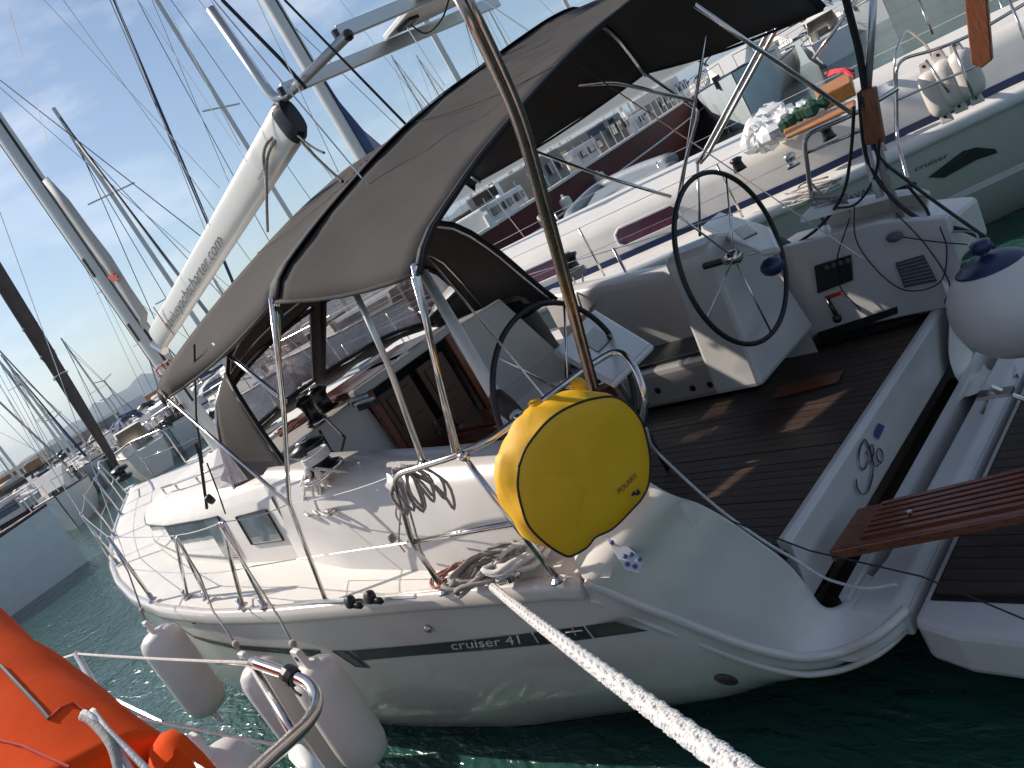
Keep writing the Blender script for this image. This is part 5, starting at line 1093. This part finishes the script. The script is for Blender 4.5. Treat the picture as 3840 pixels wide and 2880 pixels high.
random.seed(42)
words = [('white', white), ('cream', deckm), ('pale blue', bluehull), ('grey-green', hullg), ('dark red', redhull), ('navy', navy)]
cvw = [('blue', teal_cv), ('grey', canvas), ('grey', canvas), ('white', white), ('black', charcoal)]
rowdesc = ['nearest', 'second', 'third', 'farthest']
seen = set(); cnt = 0
for rI, (d0, n_r) in enumerate(((40, 8), (52, 13), (68, 17), (88, 20))):
    for k in range(n_r):
        az = -lerp(2.0, 27, (k + random.uniform(.1, .9)) / n_r); x, y = d0 * math.cos(R_(az)) + random.uniform(-3, 3), d0 * math.sin(R_(az))
        hw, hm_ = random.choice(words); cwd, cm = random.choice(cvw); sl = random.random() < .16
        side = ['at the left end', 'left of the middle', 'near the middle', 'right of the middle', 'at the right end'][min(4, int(5 * k / n_r))]
        lb = f"{hw} {'sailboat' if sl else 'motorboat'} with {cwd} awning in the {rowdesc[rI]} far row {side}"
        grp = f"{hw} {'sailboats' if sl else 'motorboats'} with {cwd} awnings in the {rowdesc[rI]} far row {side}"
        boat((x, y), random.choice([170, 185, 350, 100]) + random.uniform(-8, 8), random.uniform(4.6, 7.5), lb, 'sailboat' if sl else 'motorboat', sl, hm_, cm, random.uniform(7, 10), 100 + cnt, grp); cnt += 1
for rI, (d0, n_r) in enumerate(((48, 7), (66, 8), (88, 8))):
    for k in range(n_r):
        az = -lerp(40, 68, (k + random.uniform(.1, .9)) / n_r); x, y = d0 * math.cos(R_(az)), d0 * math.sin(R_(az))
        hw, hm_ = random.choice(words); cwd, cm = random.choice(cvw); sl = random.random() < .2
        side = ['at the left end', 'in the middle', 'at the right end'][min(2, int(3 * k / n_r))]
        lb = f"{hw} {'sailboat' if sl else 'motorboat'} with {cwd} awning beyond the red ship, {rowdesc[rI]} row {side}"
        boat((x, y), random.choice([110, 290, 200]) + random.uniform(-8, 8), random.uniform(7, 12), lb, 'sailboat' if sl else 'motorboat', sl, hm_, cm, random.uniform(8, 11), 300 + cnt, lb.replace('boat ', 'boats ')); cnt += 1
# the long red ship
ra, rb2 = atz(1062, 497, 2.0), atz(1545, 175, 2.0)
d_ = (rb2 - ra); L_ = d_.length; mid = (ra + rb2) / 2; dg_ = math.degrees(math.atan2(-d_.y, -d_.x)); FR = Frame((mid.x, mid.y, 0), dg_)
off = -2.4
rs2 = thing('red_ship', 'long dark red wooden ship with white fenders lying beyond the neighbour yacht', 'ship', (mid.x, mid.y, 0))
rows = []
sd_ = 1 if FR.p.dot(V((-mid.x, -mid.y, 0))) > 0 else -1
for k in range(21):
    x = lerp(-L_ / 2, L_ / 2 + 1, k / 20); wdt = interp([(-L_ / 2, 2.2), (0, 2.6), (L_ * .35, 2.2), (L_ / 2, 1.2), (L_ / 2 + 1, .1)], x); c0 = -sd_ * 2.4
    rows.append([FR(x, c0 - wdt, 2.0), FR(x, c0 - wdt, 1.2), FR(x, c0 - wdt * .8, -.3), FR(x, c0 + wdt * .8, -.3), FR(x, c0 + wdt, 1.2), FR(x, c0 + wdt, 2.0)])
mb = MB().loft(rows); mb.f.append(tuple(range(6))); mb.build('hull', redhull, rs2, auto=True)
MB().loft([[r_[0] - V((0, 0, .1)), r_[5] - V((0, 0, .1))] for r_ in rows]).build('deck', stone, rs2)
for j in (0, 5): MB().tube([r_[j] + V((0, 0, .02)) for r_ in rows], .06, 5).build('cap_rail', deckm, rs2)
for j in (0, 5): MB().tube([r_[j] * .999 + V((0, 0, -.75)) for r_ in rows], .035, 4).build('white_line', white, rs2)
random.seed(77)
for k in range(7):
    x = lerp(-L_ * .42, L_ * .38, k / 6); h_ = random.uniform(.6, 1.5); cab = MB().box(FR(x, -sd_ * 2.4, 1.95 + h_ / 2), (L_ * .10, random.uniform(1.6, 2.6), h_), Matrix.Rotation(R_(dg_), 3, 'Z')).build('deckhouse', [deckm, stone, white, stone][k % 4], rs2, bevel=.05)
    for i in range(3): MB().box(FR(x + (i - 1) * L_ * .03, -sd_ * 2.4 + sd_ * 1.35, 2.0 + h_ * .5), (L_ * .018, .06, h_ * .35), Matrix.Rotation(R_(dg_), 3, 'Z')).build('window', glass, cab)
for k in range(40):
    x = random.uniform(-L_ * .48, L_ * .45); c_ = FR(x, -sd_ * 2.4 + random.uniform(-2, 2), 2.0 + random.uniform(.1, .9)); s_ = random.uniform(.15, .6)
    MB().box(c_, (s_, s_ * random.uniform(.4, 1.5), random.uniform(.1, .7)), Matrix.Rotation(random.uniform(0, 3), 3, 'Z')).build('deck_gear', random.choice([white, canvas, stone, stone, navy, rubber, deckm]), rs2)
for x in (-L_ * .2, L_ * .25): MB().tube([FR(x, -sd_ * 2.4, 2), FR(x, -sd_ * 2.4, 12)], .1, 8).build('mast', mastm, rs2)
for k in range(30):
    x = lerp(-L_ * .48, L_ * .48, k / 29); MB().tube([FR(x, -sd_ * 2.4 + sd_ * 2.3, 2.0), FR(x, -sd_ * 2.4 + sd_ * 2.3, 2.75)], .02, 4).build('rail_post', white, rs2)
for k, f in enumerate((.42, .36, .25)):
    p = FR(L_ * f, -sd_ * 2.4 + sd_ * 2.65, 1.75); fender(p, p - V((0, 0, 1.2)), .17, ['leftmost', 'middle', 'rightmost'][k] + ' of three white fenders on the red ship side', grp='fenders on the red ship')
bl = atz(1610, 205, .9); boat((bl.x * 1.0, bl.y * 1.0), 118, 11, 'pale blue fishing boat lying right of the red ship in open water', 'fishing boat', False, bluehull, canvas, None, 55, None, True, 'fishing_boat', .17, 1.3)
for i, (px_, py_, hd, L) in enumerate(((1790, 20, 150, 9), (1760, 10, 140, 9), (1700, 60, 130, 10), (1600, 110, 130, 11), (1660, 75, 110, 9))):
    p = atz(px_, py_, .8); sc_ = min(1, 60 / V((p.x, p.y)).length); boat((p.x * sc_, p.y * sc_), hd, L, ['grey motorboat at the far quay, rightmost', 'white motorboat near the far quay at the top edge', 'cream boat at the far quay under the bimini corner', 'white boat at the far quay left of the bright tubes', 'blue boat at the far quay between the bright tubes'][i], 'motorboat', False, words[i][1], cvw[i % 5][1], None, 500 + i)
# lamp posts and low sheds on the far breakwater, parked things on the quay
for i, (px_, py_, d_) in enumerate(((225, 822, 109), (115, 905, 100), (48, 1010, 90), (235, 860, 118))):
    v = ray(px_, py_); top = CAM + v * (d_ / math.hypot(v.x, v.y)); t_ = thing('lamp_post', ['lamp post on the far breakwater, the tallest, right of the furled headsail', 'lamp post on the far breakwater just left of the furled headsail', 'lamp post nearest the left edge on the far breakwater', 'shorter lamp post behind the tallest one on the breakwater'][i], 'lamp post', (top.x, top.y, 0), 'lamp posts on the breakwater')
    MB().tube([(top.x, top.y, 1), top], .09, 6).build('post', mastm, t_); MB().bar(top + V((0, -1.1, .3)), top + V((0, 0, 0)), .16, .1).bar(top + V((0, 1.1, .3)), top + V((0, 0, 0)), .16, .1).build('lamp_arm', mastm, t_)
random.seed(8); rb_m = MB()
for k in range(900):
    f = random.random(); c_ = V((95, 12, 0)).lerp(V((150, -55, 0)), f * 1.3 - .15); rb_m.ball(c_ + V((random.uniform(-4, 1), random.uniform(-3, 3), random.uniform(.2, 1.8))), random.uniform(.4, 1.1), 3, (1, 1, .7))
o = rb_m.build('rock_armour', stone); o['kind'] = 'stuff'
for k in range(7):
    f = (k + .3) / 7; c_ = V((104, 6, 0)).lerp(V((152, -50, 0)), f); o = MB().box(c_ + V((3, 0, 2.4)), (5 + k % 3 * 2, 9 + (k * 3) % 7, 2.2 + (k % 2)), Matrix.Rotation(R_(-40), 3, 'Z')).build('harbour_shed', [stone, white, boxo, deckm][k % 4], None); tag(o, ['concrete', 'white', 'ochre', 'cream'][k % 4] + ' harbour shed on the breakwater, number ' .replace('number ', '') + ['far left', 'left', 'left of centre', 'central', 'right of centre', 'right', 'far right'][k] + ' one', 'shed', 'sheds on the breakwater')
